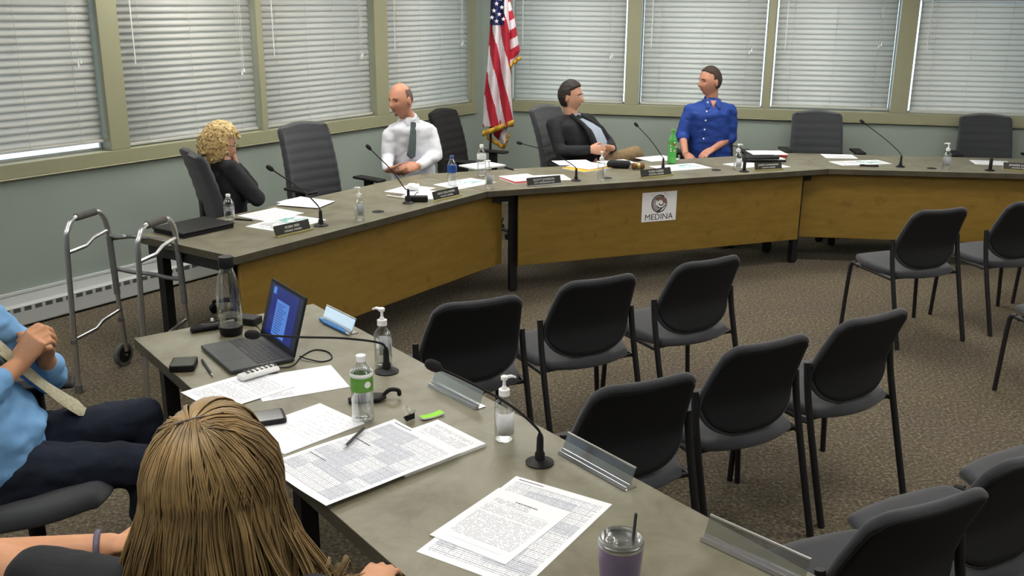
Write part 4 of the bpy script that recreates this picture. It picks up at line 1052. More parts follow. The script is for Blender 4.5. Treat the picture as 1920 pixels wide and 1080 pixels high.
bm = BM(); ball(bm, T@(scalp(kn, .022)), (.010,.008,.007)); child('hair_knot', bm, hm[0], e, 180)
bm = BM(); kp = scalp(kn, .030); tube(bm, catmull([T@(kp+V((-.022,-.010,-.004))), T@(kp+V((.008,.006,.004))), T@(kp+V((.048,.030,.008)))],4), .0016, 6); child('hair_pin', bm, hm[3], e)
# ================================================================= THINGS ON THE TABLES
def quad_uv(bm, me=None): pass
def sheet(name, a, b, w, h, m, label, cat='paper', z=TOP, thick=.0008, side=1, group=None, curl=0., off=0., uvrot=0, fold=None, parent=None, mpx=True):
    """a,b: photo points of one edge (length w); the sheet extends h to the side; side=1: clockwise seen from above"""
    A = at(a[0],a[1],z) if mpx else V((a[0],a[1],z)); Bp = at(b[0],b[1],z) if mpx else V((b[0],b[1],z))
    d = (Bp-A).normalized(); n = V((d.y,-d.x,0))*side; c = A+d*w/2+n*h/2
    loc = V((c.x,c.y,z)); bm = BM(); NX, NY = 14, 14; uvl = None; top = []
    def Z(u, v):
        q = curl*((u-.5)**2*4*.6+(v-.5)**2*4*.4)*.5 + off*(noise.noise(V((u*2.1+len(label)*.3,v*2.3,0)))+.5)*.5
        if fold: 
            p = fold[0]; q += max(0, 1-abs(u-p)/fold[2])*fold[1]
        return max(0,q)
    G = {}
    for k, zz in ((0,0.),(1,thick)):
        for i in range(NX+1):
            for j in range(NY+1):
                u, v = i/NX, j/NY; p = d*((u-.5)*w)+n*((v-.5)*h); G[k,i,j] = bm.verts.new((p.x,p.y,Z(u,v)+zz+.0002))
    uvl = bm.loops.layers.uv.new('UVMap')
    def face(vs, uvs, mi):
        f = bm.faces.new(vs); f.material_index = mi
        for l, q in zip(f.loops, uvs): l[uvl].uv = q
    def UV(i, j):
        u, v = i/NX, 1-j/NY
        for _ in range(uvrot): u, v = 1-v, u
        return (u, v)
    for i in range(NX):
        for j in range(NY):
            q = [(i,j),(i,j+1),(i+1,j+1),(i+1,j)]
            if side < 0: q = q[::-1]
            face([G[1,*x] for x in q], [UV(*x) for x in q], 0); face([G[0,*x] for x in q][::-1], [(0,0)]*4, 1)
    rim = [(i,0) for i in range(NX)]+[(NX,j) for j in range(NY)]+[(i,NY) for i in range(NX,0,-1)]+[(0,j) for j in range(NY,0,-1)]
    for k in range(len(rim)):
        x, y = rim[k], rim[(k+1)%len(rim)]; face([G[0,*x],G[0,*y],G[1,*y],G[1,*x]], [(0,0)]*4, 1)
    bmesh.ops.recalc_face_normals(bm, faces=bm.faces[:])
    o = obj(name, bm, [m, M['paperside']], parent, smooth=30); o.location = loc if not parent else loc-parent.location
    if label: tag(o, label, cat, group)
    return o
LW, LH = .216, .279
pt = [page_text(k*3.1+1) for k in range(3)]; pmemo = page_memo(); ptab = page_table(2.); ptab2 = page_table(7., 70, 12); pmap = page_map(1.); pmap2 = page_map(5.); phand = page_hand(2.); pblank = page_blank()
GP = 'loose papers on the foreground table'; GD = 'loose papers on the council tables'
# foreground
sheet('printed_sheet', (968,893), (1147,946), .279, .432, ptab, 'large spreadsheet printout lying under the memo sheet beside the lilac tumbler', group=GP)
sheet('printed_sheet', (935.5,915), (1073,962), LW, LH, pmemo, 'letter size memo sheet lying on top of the large spreadsheet by the tumbler', group=GP, z=TOP+.0014)
sheet('paper_stack', (821,792), (914.5,839), LW, LH, pt[0], 'thick stapled packet with letterhead below the green sticky note', group=GP, thick=.009)
sheet('printed_sheet', (740,788), (855,846), .30, .432, ptab2, 'creased spreadsheet printout with a pen on it, draped over the stapled packet', group=GP, z=TOP+.0105, off=.008, fold=None, curl=.004)
sheet('handwritten_sheet', (600,757), (695,800), LW, LH, phand, 'sheet with handwritten notes left of the creased spreadsheet', group=GP, thick=.002)
sheet('printed_sheet', (620,685), (657,727), LW, LH, pblank, 'nearly blank sheet with a small logo beside the green labelled bottle', group=GP, side=1, thick=.0015, uvrot=1)
sheet('printed_sheet', (405,773), (348,741), LW, LH, pt[1], 'printed sheet lying under the white remote control', group=GP, z=TOP+.0022, side=1, uvrot=0)
# council tables
def ds(a, b, w, h, m, label, **k): sheet('printed_sheet', a, b, w, h, m, label, group=GD, **k)
ds((445,405),(520,389),.279,LH-.03,pt[0],'text sheet beside the small bottle in front of the curly haired woman', thick=.002)
ds((518,381),(560,371),LW,LH,pt[1],'fanned text sheets left of the empty chair behind the bent microphone', thick=.004, off=.006)
ds((552,372),(635,378),.279,LW,pt[2],'top sheet of the fanned papers behind the first gooseneck microphone', z=TOP+.006, side=1, thick=.0015)
ds((460,425),(545,402),.36,.27,pmap,'map printout with green area behind the leftmost name plate', thick=.001)
ds((720,360),(790,341),.279,LW,pt[0],'crumpled printout under the black case in front of the bald man', thick=.002, off=.004)
ds((752,368),(800,352),.25,LW,pt[1],'paper below the black case beside the second name plate', thick=.001, side=1)
ds((812,347),(862,338),.36,.24,pmap2,'printout under the blue labelled water bottle', thick=.003)
ds((860,312),(905,306),.279,LW,pblank,'white note pad behind the clear bottle near the table corner', thick=.010)
ds((935,331),(980,327),.23,.24,pt[2],'white papers in a red folder left of the third name plate', z=TOP+.008, thick=.003)
ds((985,330),(1045,328),.279,LW,pt[0],'letter sheet beside the third gooseneck microphone', thick=.002)
ds((1034,302),(1090,300),.279,LW,pt[1],'sheet at the back edge in front of the dark jacket man', thick=.002)
ds((1062,312),(1110,303),.279,LW,pblank,'white page on top of the yellow envelope', z=TOP+.008, thick=.002)
ds((1118,303),(1170,299),.25,LW,pt[2],'white page behind the zipped black case', thick=.002)
ds((1190,296),(1245,291),.279,LW,pt[0],'single page left of the green soda bottle at the back edge', thick=.001)
ds((1217,312),(1300,306),.40,.24,pmap,'map printout with teal area right of the green soda bottle', thick=.001)
ds((1355,308),(1400,303),.25,LW,pt[1],'page below the black binder pile beside the fifth name plate', thick=.002)
ds((1404,309),(1440,306),.22,LW,pt[2],'page half hidden behind the fifth name plate', z=TOP+.003, thick=.002)
ds((1538,289),(1590,290),.25,LW,pt[0],'letter page in front of the empty chair right of the blue shirted man', thick=.001)
ds((1553,303),(1640,300),.43,.20,pmap2,'map printout with blue area left of the right gooseneck microphone', thick=.001, z=TOP+.001)
ds((1817,300),(1870,302),.279,LW,pt[1],'letter page by the rightmost name plate', thick=.001)
# generic props -------------------------------------------------------
def pump(label, px, s=1., yaw=0., tall=.185, body=.027):
    p = at(px[0],px[1],TOP); e = empty('sanitizer_bottle', p, yaw, label, 'bottle', 'clear pump bottles of hand sanitizer')
    b = body*s; h = tall*s
    bm = BM(); lathe(bm, [(0,.0005),(b*.9,.0005),(b,.004),(b,h*.52),(b*.92,h*.58),(b*.48,h*.66),(b*.46,h*.70),(0,h*.70)], n=24); obj('bottle_body', bm, M['bottle'], e, smooth=60)
    bm = BM(); lathe(bm, [(0,.002),(b*.86,.002),(b*.92,.006),(b*.92,h*.47)], n=20); obj('gel', bm, M['water'], e, smooth=60)
    bm = BM(); vs = []
    n = 10
    for k in range(n+1):
        a = -1.1+2.2*k/n-pi/2; vs.append([bm.verts.new((cos(a)*b*1.01,sin(a)*b*1.01,z)) for z in (h*.12,h*.46)])
    for k in range(n): bm.faces.new((vs[k][0],vs[k+1][0],vs[k+1][1],vs[k][1]))
    o = obj('label_sticker', bm, M['label'], e, smooth=180); o.modifiers.new('s','SOLIDIFY').thickness = .0004
    bm = BM(); lathe(bm, [(0,h*.70),(b*.56,h*.70),(b*.56,h*.79),(b*.30,h*.80),(b*.22,h*.84),(b*.16,h*.845),(b*.16,h*.93),(b*.34,h*.94),(b*.36,h*.985),(b*.2,h),(0,h)], n=16)
    loft(bm, [(V((0,0,h*.968)), V((0,b*.26,0)), V((0,0,b*.2))),(V((b*.8,0,h*.972)), V((0,b*.20,0)), V((0,0,b*.16))),(V((b*1.25,0,h*.945)), V((0,b*.14,0)), V((0,0,b*.12)))], 10)
    obj('pump_head', bm, M['whitecap'], e, smooth=50); return e
pump('hand sanitizer pump behind the first foreground microphone, near the laptop', (719,684), 1., 2.6, .205, .030)
pump('hand sanitizer pump in the middle of the foreground table edge', (945,824), 1., .4, .195, .028)
pump('sanitizer pump between the first and second name plates on the left table', (675,413), 1., 2.6, .19, .028)
pump('clear pump bottle at the corner seam beside the water bottle', (917,354), 1., 2.8, .19, .028)
pump('sanitizer pump in front of the zipped black case', (1127,338), 1., 1.7, .20, .028)
pump('sanitizer pump beside the short microphone and binder pile', (1382,318), 1., .5, .19, .030)
pump('sanitizer pump on bare table at the right end of the council table', (1773,318), 1., 2.6, .20, .028)
def pet(label, px, h, r, capm, labm, l0=.42, l1=.66, fill=.5, bodym='bottle', fillm='water', z=TOP, grp='plastic drink bottles'):
    p = at(px[0],px[1],z); e = empty('drink_bottle', p, 0, label, 'bottle', grp)
    pr = [(0,.0005),(r*.7,.0005),(r*.95,.006)]
    for k in range(9): pr.append((r*(.985 if k%2 else 1.0), .01+h*.60*k/8))
    pr += [(r*.98,h*.66),(r*.80,h*.76),(r*.52,h*.84),(r*.38,h*.89),(r*.36,h*.93),(0,h*.93)]
    bm = BM(); lathe(bm, pr, n=24); obj('bottle_body', bm, M[bodym], e, smooth=60)
    if fill > 0:
        bm = BM(); lathe(bm, [(0,.003),(r*.85,.003),(r*.94,.01),(r*.94,h*fill),(0,h*fill)], n=20); obj('drink', bm, M[fillm], e, smooth=60)
    if labm:
        bm = BM(); lathe(bm, [(r*1.012,h*l0),(r*1.02,h*(l0+.01)),(r*1.02,h*(l1-.01)),(r*1.012,h*l1)], n=28); o = obj('label_wrap', bm, M[labm], e, smooth=60); o.modifiers.new('s','SOLIDIFY').thickness = .0005
    bm = BM(); lathe(bm, [(0,h*.91),(r*.44,h*.91),(r*.44,h*.995),(r*.38,h),(0,h)], n=18); obj('cap', bm, M[capm], e, smooth=40); return e
M['bluecap'] = mat('blue_cap', lin((70,90,150)), .4, noise_amt=.05)
M['greycap'] = mat('grey_band_label', (.12,.13,.15), .5, col2=(.5,.5,.52), nscale=90)
M['greencap'] = mat('green_cap', lin((90,170,60)), .4, noise_amt=.05)
eb = pet('water bottle with green and white label on the foreground table', (681,787), .205, .033, 'whitecap', 'greenlabel', .48, .70, .46)
bm = BM(); lathe(bm, [(.0337,.142),(.0338,.154)], n=28); o = obj('label_band', bm, M['white'], eb, smooth=60); o.modifiers.new('s','SOLIDIFY').thickness = .0004
bm = BM(); lathe(bm, [(0,0),(.010,0),(.010,.001),(0,.001)], XF((.028*cos(-.9)*1.2,.028*sin(-.9)*1.2,.122), 0) @ Matrix.Rotation(-.9,4,'Z') @ Matrix.Rotation(pi/2,4,'Y'), 16); obj('label_emblem', bm, M['white'], eb)
for k in range(5): text_mesh('label_text', ['SPRING','WATER','PURE','16.9','FL OZ'][k] if False else 'MMMM', .006, XF((.0345*cos(-1.75),.0345*sin(-1.75),.134-.0075*k), -1.75+pi/2) @ Matrix.Rotation(pi/2,4,'X'), M['greencap'], eb) if False else None
pet('small clear water bottle beside the black portfolio', (431,414), .152, .029, 'whitecap', 'greycap', .40, .55, .6)
pet('water bottle with blue cap and blue label in front of the bald man', (848,349), .205, .032, 'bluecap', 'bluelabel', .45, .70, .35)
pet('clear water bottle near the corner of the council tables, behind a pump bottle', (903,331), .225, .032, 'whitecap', 'label', .55, .72, .4)
es = pet('green soda bottle beside the fourth microphone', (1259,307), .26, .034, 'greencap', 'greenliq', .35, .70, .72, 'greenliq', 'greenliq')
rng2 = random.Random(3)
for k in range(14):
    a = rng2.uniform(-2.6,-.5); z = rng2.uniform(.10,.175); bm = BM()
    ball(bm, (.0352*cos(a),.0352*sin(a),z), (.006,.006,.006), None, 8, 6); bmesh.ops.scale(bm, vec=(1,1,1), verts=bm.verts[:]); obj('label_print', bm, M['redprint' if k%2 else 'white'], es, smooth=180)
# reusable glass bottle
p = at(434,626,TOP); e = empty('reusable_bottle', p, 0, 'tall clear reusable bottle with black lid and black base, a little water in it', 'bottle')
bm = BM(); lathe(bm, [(0,.022),(.042,.022),(.044,.03),(.045,.10),(.044,.16),(.036,.215),(.026,.245),(.022,.262),(0,.262)], n=32); obj('bottle_body', bm, M['bottle'], e, smooth=60)
bm = BM(); lathe(bm, [(0,.024),(.041,.024),(.042,.03),(.042,.075),(0,.075)], n=28); obj('water', bm, M['water'], e, smooth=60)
bm = BM(); lathe(bm, [(0,.0),(.036,.0),(.040,.004),(.0455,.034),(.044,.036),(0,.036)], n=32); obj('base', bm, M['black'], e, smooth=40)
bm = BM(); lathe(bm, [(0,.256),(.0265,.256),(.0275,.262),(.0275,.292),(.025,.297),(0,.297)], n=28); obj('lid', bm, M['black'], e, smooth=40)
# microphones
def mic(label, base, stem_top, mid, head, dY=(0,.03,.1), s=1., stem=.075, foam=.014):
    b = at(base[0],base[1],TOP); e = empty('gooseneck_microphone', b, 0, label, 'microphone', 'black gooseneck microphones')
    bm = BM(); lathe(bm, [(0,0),(.040*s,0),(.041*s,.004),(.030*s,.008),(.022*s,.012),(.014*s,.014),(0,.014)], n=24); obj('base_plate', bm, M['black'], e)
    bm = BM(); lathe(bm, [(0,.012),(.015*s,.012),(.014*s,.03),(.0105*s,.035),(.0095*s,stem),(.006*s,stem+.012),(0,stem+.012)], n=14); obj('stem', bm, M['black'], e)
    P0 = V((0,0,stem+.008)); pts = [P0]
    for (q, dy) in zip(mid+[head], dY): pts.append(aty(q[0],q[1],b.y+dy)-b)
    pts = catmull([P0-V((0,0,.03))]+pts, 8)[6:]
    bm = BM(); tube(bm, pts, .0038*s, 8); obj('gooseneck', bm, M['black'], e)
    d = (pts[-1]-pts[-4]).normalized(); x, y = frame_of(d); c = pts[-1]
    bm = BM(); prof = [(-.012,.005),(-.006,.009),(.002,foam*.93),(.014,foam),(.028,foam*.92),(.037,foam*.6),(.040,foam*.15)]
    loft(bm, [(c+d*t*s, x*r*s, y*r*s) for t, r in prof], 14); obj('foam_windscreen', bm, M['blacksoft'], e, smooth=180)
    return e
mic('gooseneck microphone crossing in front of the laptop', (725,697), None, [(708,642),(640,634),(560,632)], (482,628), (-.05,-.10,-.17,-.25), foam=.015)
mic('foreground gooseneck microphone reaching up left past the sign holder', (1012,868), None, [(1004,800),(960,762),(890,722)], (822,690), (-.02,-.03,-.04,-.05), s=.95, foam=.016)
mic('microphone with upright neck by the leftmost name plate', (602,423), None, [(592,381),(560,352)], (510,318), (.02,.06,.12))
mic('microphone standing behind the black case in front of the bald man', (766,381), None, [(758,352),(735,320)], (694,279), (.02,.06,.12), s=.9)
mic('microphone right of the third name plate, bent to the left', (1080,339), None, [(1069,306),(1030,284)], (977,269), (.02,.05,.10), s=.85)
mic('microphone leaning left of the green soda bottle', (1243,318), None, [(1240,291),(1220,263)], (1195,236), (.02,.06,.12), s=.85)
mic('microphone on bare table left of the rightmost pump bottle', (1688,313), None, [(1681,280),(1655,257)], (1619,230), (.02,.06,.12), s=.85)
def shortmic(label, base):
    b = at(base[0],base[1],TOP); e = empty('gooseneck_microphone', b, 0, label, 'microphone', 'black gooseneck microphones')
    bm = BM(); lathe(bm, [(0,0),(.036,0),(.037,.004),(.026,.008),(.012,.013),(0,.013)], n=20); obj('base_plate', bm, M['black'], e)
    bm = BM(); lathe(bm, [(0,.012),(.013,.012),(.012,.085),(.006,.095),(0,.095)], n=12); obj('stem', bm, M['black'], e)
    return e
m1 = shortmic('short microphone stem between the rightmost page and name plate', (1856,320)); m2 = shortmic('short microphone stem right of the pump bottle by the binder pile', (1395,322))
bm = BM(); p0 = V((0,0,.09)); tube(bm, catmull([p0, V((.0,.02,.14)), V((-.03,.05,.17)), V((-.08,.07,.18))],5), .0035, 7); obj('gooseneck', bm, M['black'], m2)
# name plates
def nameplate(label, a, b, l1, l2, w=.25, h=.052, m='brass'):
    A = at(a[0],a[1],TOP); B_ = at(b[0],b[1],TOP); d = (B_-A); w = d.length; d.normalize(); rz = math.atan2(d.y,d.x); c = (A+B_)/2
    e = empty('name_plate', (c.x,c.y,TOP), rz, label, 'sign', 'engraved name plates on the council tables')
    tilt = XF((0,.012,.006), 0, R_(-18))
    bm = BM(); box(bm, -w/2, w/2, -.004, .036, 0, .004); box(bm, -w/2, w/2, -.004, .004, .004, .010); box(bm, -w/2, w/2, .004,.0065,0,h, tilt @ Matrix.Translation((0,.003,0))); obj('holder', bm, M[m], e, smooth=None, bevel=.001, seg=1)
    bm = BM(); box(bm, -w/2+.003, w/2-.003, .0,.003, .002, h+.002, tilt @ Matrix.Translation((0,.003,0))); obj('plate', bm, M['plate'], e, smooth=None)
    face_ = tilt @ Matrix.Translation((0,.0024,0)) @ Matrix.Rotation(pi/2,4,'X')
    k = w/.25
    text_mesh('lettering', l1, .019*k, face_ @ Matrix.Translation((0,h*.66,0)), M['lettering'], e, xs=1.0); text_mesh('lettering', l2, .0145*k, face_ @ Matrix.Translation((0,h*.28,0)), M['lettering'], e, xs=1.0)
    return e
nameplate('leftmost black name plate on the map printout, two lines of white text', (521,446), (587,431), 'ROBIN REID', 'COUNCIL MEMBER')
nameplate('black name plate beside the black case in front of the bald man', (818,378), (866,367), 'DINO DESLAURIERS', 'COUNCIL MEMBER')
nameplate('black name plate beside the red folder, silver edged', (991,351), (1055,345), 'SCOTT JOHNSON', 'CITY ADMINISTRATOR', m='chrome')
nameplate('black name plate in front of the green soda bottle', (1205,335), (1262,329), 'TODD ALBERS', 'COUNCIL MEMBER')
nameplate('black name plate in front of the binder pile', (1418,321), (1469,318), 'JOSEPH CAVANAUGH', 'COUNCIL MEMBER')
nameplate('black name plate cut off at the right edge of the table row', (1880,319), (1945,323), 'JENNIFER GARONE', 'COUNCIL MEMBER')
# clear sign holders
def holder(label, a, b, h=.055):
    A = at(a[0],a[1],TOP); B_ = at(b[0],b[1],TOP); d = B_-A; w = d.length; rz = math.atan2(d.y,d.x); c = (A+B_)/2
    e = empty('sign_holder', (c.x,c.y,TOP), rz, label, 'sign holder', 'empty clear sign holders on the foreground table')
    bm = BM()
    def ext(prof):
        va = [bm.verts.new((-w/2,y,z)) for y,z in prof]; vb = [bm.verts.new((w/2,y,z)) for y,z in prof]; n = len(prof)
        bm.faces.new(va); bm.faces.new(vb[::-1])
        for i in range(n): bm.faces.new((va[i],vb[i],vb[(i+1)%n],va[(i+1)%n]))
    ext([(-.012,0),(-.012,.003),(.030,.003),(.030,0)][::-1]); obj('holder_base', bm, M['acrylic'], e, smooth=None)
    bm = BM(); ext([(.0,.003),(.022,h),(.025,h),(.004,.003)][::-1]); obj('holder_back', bm, M['acrylic'], e, smooth=None)
    bm = BM(); ext([(-.012,.003),(-.009,.012),(-.007,.012),(-.009,.003)][::-1]); ext([(.0215,h-.001),(.0215,h+.003),(.0265,h+.003),(.0265,h-.001)][::-1]); ext([(-.002,.003),(.003,.016),(.005,.016),(.001,.003)][::-1]); obj('holder_rim', bm, M['chrome'], e, smooth=None, label='bright polished edge'); return e
holder('clear sign holder under the head of the second foreground microphone', (808,723), (896,768))
holder('clear sign holder near the base of the second foreground microphone', (1052,850), (1178,920))
holder('clear sign holder at the bottom edge of the photo beside the nearest chair', (1318,1012), (1505,1100))
hb = holder('clear sign holder with blue pens behind the laptop screen', (604,600), (658,628))
for k, (a, b) in enumerate([((600,598),(650,622)),((606,603),(655,627)),((612,594),(657,616))]):
    A = at(a[0],a[1],TOP+.008+.004*(k==2)); B_ = at(b[0],b[1],TOP+.008+.004*(k==2)); e = empty('blue_pen', (A+B_)/2, 0, ['blue pen nearest the laptop in front of the sign holder','blue pen in front, lying closest to the camera by the sign holder','pale blue pen resting inside the sign holder'][k], 'pen', 'blue pens by the laptop')
    o_ = (A+B_)/2; bm = BM(); tube(bm, [A-o_, A.lerp(B_,.9)-o_], .0055, 10); obj('barrel', bm, M['bluepen'], e); bm = BM(); tube(bm, [A.lerp(B_,.9)-o_, B_-o_], [.005,.0015], 10); obj('tip', bm, M['chrome'], e)
def pen(label, a, b, m='darkgrey', z=TOP, r=.0045):
    A = at(a[0],a[1],z+r+.0002); B_ = at(b[0],b[1],z+r+.0002); o_ = (A+B_)/2; e = empty('pen', o_, 0, label, 'pen', 'pens lying on the tables')
    bm = BM(); tube(bm, [A-o_, A.lerp(B_,.88)-o_], r, 10); d = (B_-A).normalized(); tube(bm, [A+d*.004-o_+V((0,0,r)), A+d*.035-o_+V((0,0,r*1.1))], r*.25, 6); obj('barrel', bm, M[m], e)
    bm = BM(); tube(bm, [A.lerp(B_,.88)-o_, B_-o_], [r*.9,r*.25], 10); obj('tip', bm, M['chrome'], e)
pen('grey pen lying between the phone and the laptop', (379,675), (399,705))
pen('grey pen lying across the creased spreadsheet', (682,803), (643,841), z=TOP+.020)
pen('black pen beside the small clear bottle', (441,411), (478,413), 'black')
pen('black pen lying behind the red folder', (947,314), (966,319), 'black', r=.006)
pen('black marker on the map printout below the right microphone', (1612,310), (1652,311), 'black', r=.007)
pen('pen on top of the papers at the black case', (726,367), (765,372), 'white', r=.005)
# grommets
for i, (q, lb) in enumerate([((709,397),'round dark cable grommet right of the first pump bottle'),((1138,334),'dark cable grommet beside the pump in front of the zipped case'),((1343,319),'dark cable grommet left of the binder pile'),((1747,316),'dark cable grommet left of the rightmost pump bottle')]):
    p = at(q[0],q[1],TOP); bm = BM(); lathe(bm, [(0,.0003),(.036,.0003),(.036,.002),(.031,.0035),(.029,.002),(0,.002)], n=24); o = obj('cable_grommet', bm, M['black'], None); o.location = p; tag(o, lb, 'grommet', 'cable grommets in the table tops')
# poster
pw = .30
mid = (1236.5,387)
Pp = F1+n2*.09; 
def onpanel(px,py,nn=-.0015):
    d = ray(px,py); P0 = F1+n2*(.06+nn); N_ = n2; C_ = V((0,0,CH)); t = (P0-C_).dot(N_)/d.dot(N_); return C_+d*t
a, b, c = onpanel(1204,362), onpanel(1269,356), onpanel(1203,417)
w_ = (b-a).xy.length; h_ = a.z-c.z; ctr = (onpanel(1236,387)); ctr.z = (a.z+c.z)/2
rz = math.atan2(d2.y,d2.x); e = empty('city_poster', ctr, rz, 'white square poster with swirl emblem and MEDINA on the golden panel', 'poster')
bm = BM(); box(bm, -w_/2,w_/2,-.0008,.0,-h_/2,h_/2); obj('poster_sheet', bm, M['paperside'], e, smooth=None)
FX = Matrix.Translation((0,-.0009,0)) @ Matrix.Rotation(pi/2,4,'X')
M['ink'] = mat('dark_print', (.03,.028,.03), .6, noise_amt=.05); M['bronze'] = mat('bronze_print', lin((135,105,90)), .6, noise_amt=.05)
k = w_/.25
text_mesh('lettering', 'MEDINA', .055*k, FX @ Matrix.Translation((0,-h_*.36,0)), M['ink'], e, ext=.0003, xs=1.0)
for q, chh in enumerate('CITY OF'): 
    if chh != ' ': 
        ang = (q-3)*.24; text_mesh('lettering', chh, .017*k, FX @ Matrix.Translation((.078*k*math.sin(ang), h_*.10+.076*k*math.cos(ang),0)) @ Matrix.Rotation(-ang,4,'Z'), M['bronze'], e, ext=.0002)
def flat(pts, m, nm='emblem', z=.0005):
    bm = BM(); va = [bm.verts.new((x,y,0)) for x,y in pts]; bm.faces.new(va); r = bmesh.ops.extrude_face_region(bm, geom=bm.faces[:]); bmesh.ops.translate(bm, vec=(0,0,z), verts=[v for v in r['geom'] if isinstance(v, bmesh.types.BMVert)]); bmesh.ops.transform(bm, matrix=FX, verts=bm.verts[:]); obj(nm, bm, m, e, smooth=None)
R0 = .058*k; cy = h_*.10
def ring(r0, r1, a0, a1, dx=0, dy=0, n=24): 
    o_ = [(dx+r1*cos(a0+(a1-a0)*t/n), cy+dy+r1*sin(a0+(a1-a0)*t/n)) for t in range(n+1)]; i_ = [(dx+(r0)*cos(a0+(a1-a0)*t/n), cy+dy+r0*sin(a0+(a1-a0)*t/n)) for t in range(n,-1,-1)]; return o_+i_
flat(ring(R0*.86,R0,.9,5.4), M['ink']); flat(ring(R0*.70,R0*.80,1.4,5.0), M['ink']); flat(ring(R0*.30,R0*.72,-.2,2.6,R0*.12,R0*.10), M['bronze']); flat(ring(R0*.50,R0*.62,2.4,4.6,0,0), M['bronze'])
flat(ring(R0*.84,R0*.97,-.9,.7), M['bronze']); flat(ring(R0*.55,R0*.66,3.6,5.9,R0*.2,R0*.1), M['ink']); flat(ring(R0*.2,R0*.32,3.2,6.0,R0*.25,R0*.05), M['ink'])
flat([(-R0*.35,cy-R0*1.0),(R0*.0,cy-R0*.62),(R0*.5,cy-R0*.45),(R0*.12,cy-R0*.80),(-R0*.1,cy-R0*1.05)], M['ink'])
# laptop
A = at(376.7,655,TOP); Bq = at(436.3,707,TOP); d = (Bq-A); d.normalize(); rz = math.atan2(d.y,d.x); LWd, LDp = .305, .225
nb = V((-d.y,d.x,0)); ctr = A+d*LWd/2; e = empty('laptop', (ctr.x,ctr.y,TOP), rz, 'open dark laptop with a blue document on its screen', 'laptop')
bm = BM(); box(bm, -LWd/2,LWd/2,0,LDp,.003,.016); obj('laptop_base', bm, M['keybase'], e, bevel=.003, seg=2)
bm = BM(); n_ = 0
for r_ in range(6):
    for c_ in range(14):
        if r_ == 5 and 4 <= c_ <= 8:
            if c_ != 4: continue
            box(bm, -.138+c_*.0197, -.138+9*.0197-.003, .098+(5-r_)*.0172, .112+(5-r_)*.0172, .016,.0175); continue
        box(bm, -.138+c_*.0197, -.138+c_*.0197+.0167, .098+(5-r_)*.0172, .112+(5-r_)*.0172, .016,.0175)
obj('keyboard', bm, M['key'], e, smooth=None)
bm = BM(); box(bm, -.055,.055,.012,.082,.0160,.0163); obj('touchpad', bm, M['darkgrey'], e, smooth=None)
hx = .0; TS = Matrix.Translation((0,LDp-.004,.016)) @ Matrix.Rotation(R_(-16),4,'X')
bm = BM(); box(bm, -LWd/2,LWd/2,-.001,.006,.0,.212, TS); lid = obj('screen_lid', bm, M['black'], e, bevel=.002, seg=2)
M['screen'] = mat('laptop_screen', (.01,.01,.02), .25, emis=lin((28,48,150)), estr=.55); M['screendoc'] = mat('laptop_document', (.01,.01,.02), .25, emis=lin((95,150,240)), estr=.75); M['screendark'] = mat('laptop_screen_dark', (.012,.013,.02), .25, emis=lin((30,34,60)), estr=.35)
bm = BM(); box(bm, -.145,.145,-.0018,-.001,.018,.202, TS); obj('display', bm, M['screendark'], lid, smooth=None)
bm = BM(); box(bm, -.115,.110,-.0024,-.0018,.022,.198, TS); obj('display_window', bm, M['screen'], lid, smooth=None)
bm = BM(); box(bm, -.062,.045,-.0030,-.0024,.028,.155, TS); box(bm, -.108,-.082,-.003,-.0024,.168,.192, TS); obj('document_view', bm, M['screendoc'], lid, smooth=None)
bm = BM(); ll = 0
for q in range(13):
    zz = .140-.0085*q; box(bm, -.052,-.052+.085*min(1,.55+.45*noise.noise(V((q*1.7,0,0)))+.2),-.0032,-.0030,zz,zz+.0022, TS)
obj('document_text', bm, M['screen'], lid, smooth=None)
# power cable loop and charger box
def cord(label, pts, r=.0025, name='power_cable', m='black', cat='cable', z=TOP):
    P_ = [at(x,y,z+r+zz) for x,y,zz in pts]; o_ = P_[0].copy(); bm = BM(); tube(bm, [q-o_ for q in catmull(P_,8)], r, 8); o = obj(name, bm, M[m], None); o.location = o_; return tag(o, label, cat)
cord('black laptop cable looping beside the screen hinge', [(520,690,.004),(548,686,.0),(566,668,0),(590,656,0),(615,660,0),(622,672,0),(604,678,0),(580,674,.003),(562,668,.006)])
cord('thin black cable running from the charger box to the laptop', [(470,604,.012),(482,612,.0),(490,622,.0),(497,632,0)], .002)
cord('thin grey cable between the two black devices at the table end', [(372,605,0),(390,600,0),(410,601,0),(424,606,0)], .0015)
p = at(466,606,TOP); bm = BM(); box(bm, -.045,.045,-.03,.03,0,.028); o = obj('charger_box', bm, M['black'], None, bevel=.004); o.location = p; o.rotation_euler.z = R_(-20); tag(o, 'black charger box behind the tall clear bottle', 'charger')
p = at(398,604,TOP); e = empty('plug_adapter', p, .5, 'tiny white plug standing beside the tall clear bottle', 'adapter'); bm = BM(); box(bm, -.005,.005,-.004,.004,0,.016); obj('plug_body', bm, M['white'], e, bevel=.001); bm = BM(); box(bm, -.012,.012,-.006,.006,0,.004); obj('plug_foot', bm, M['black'], e)
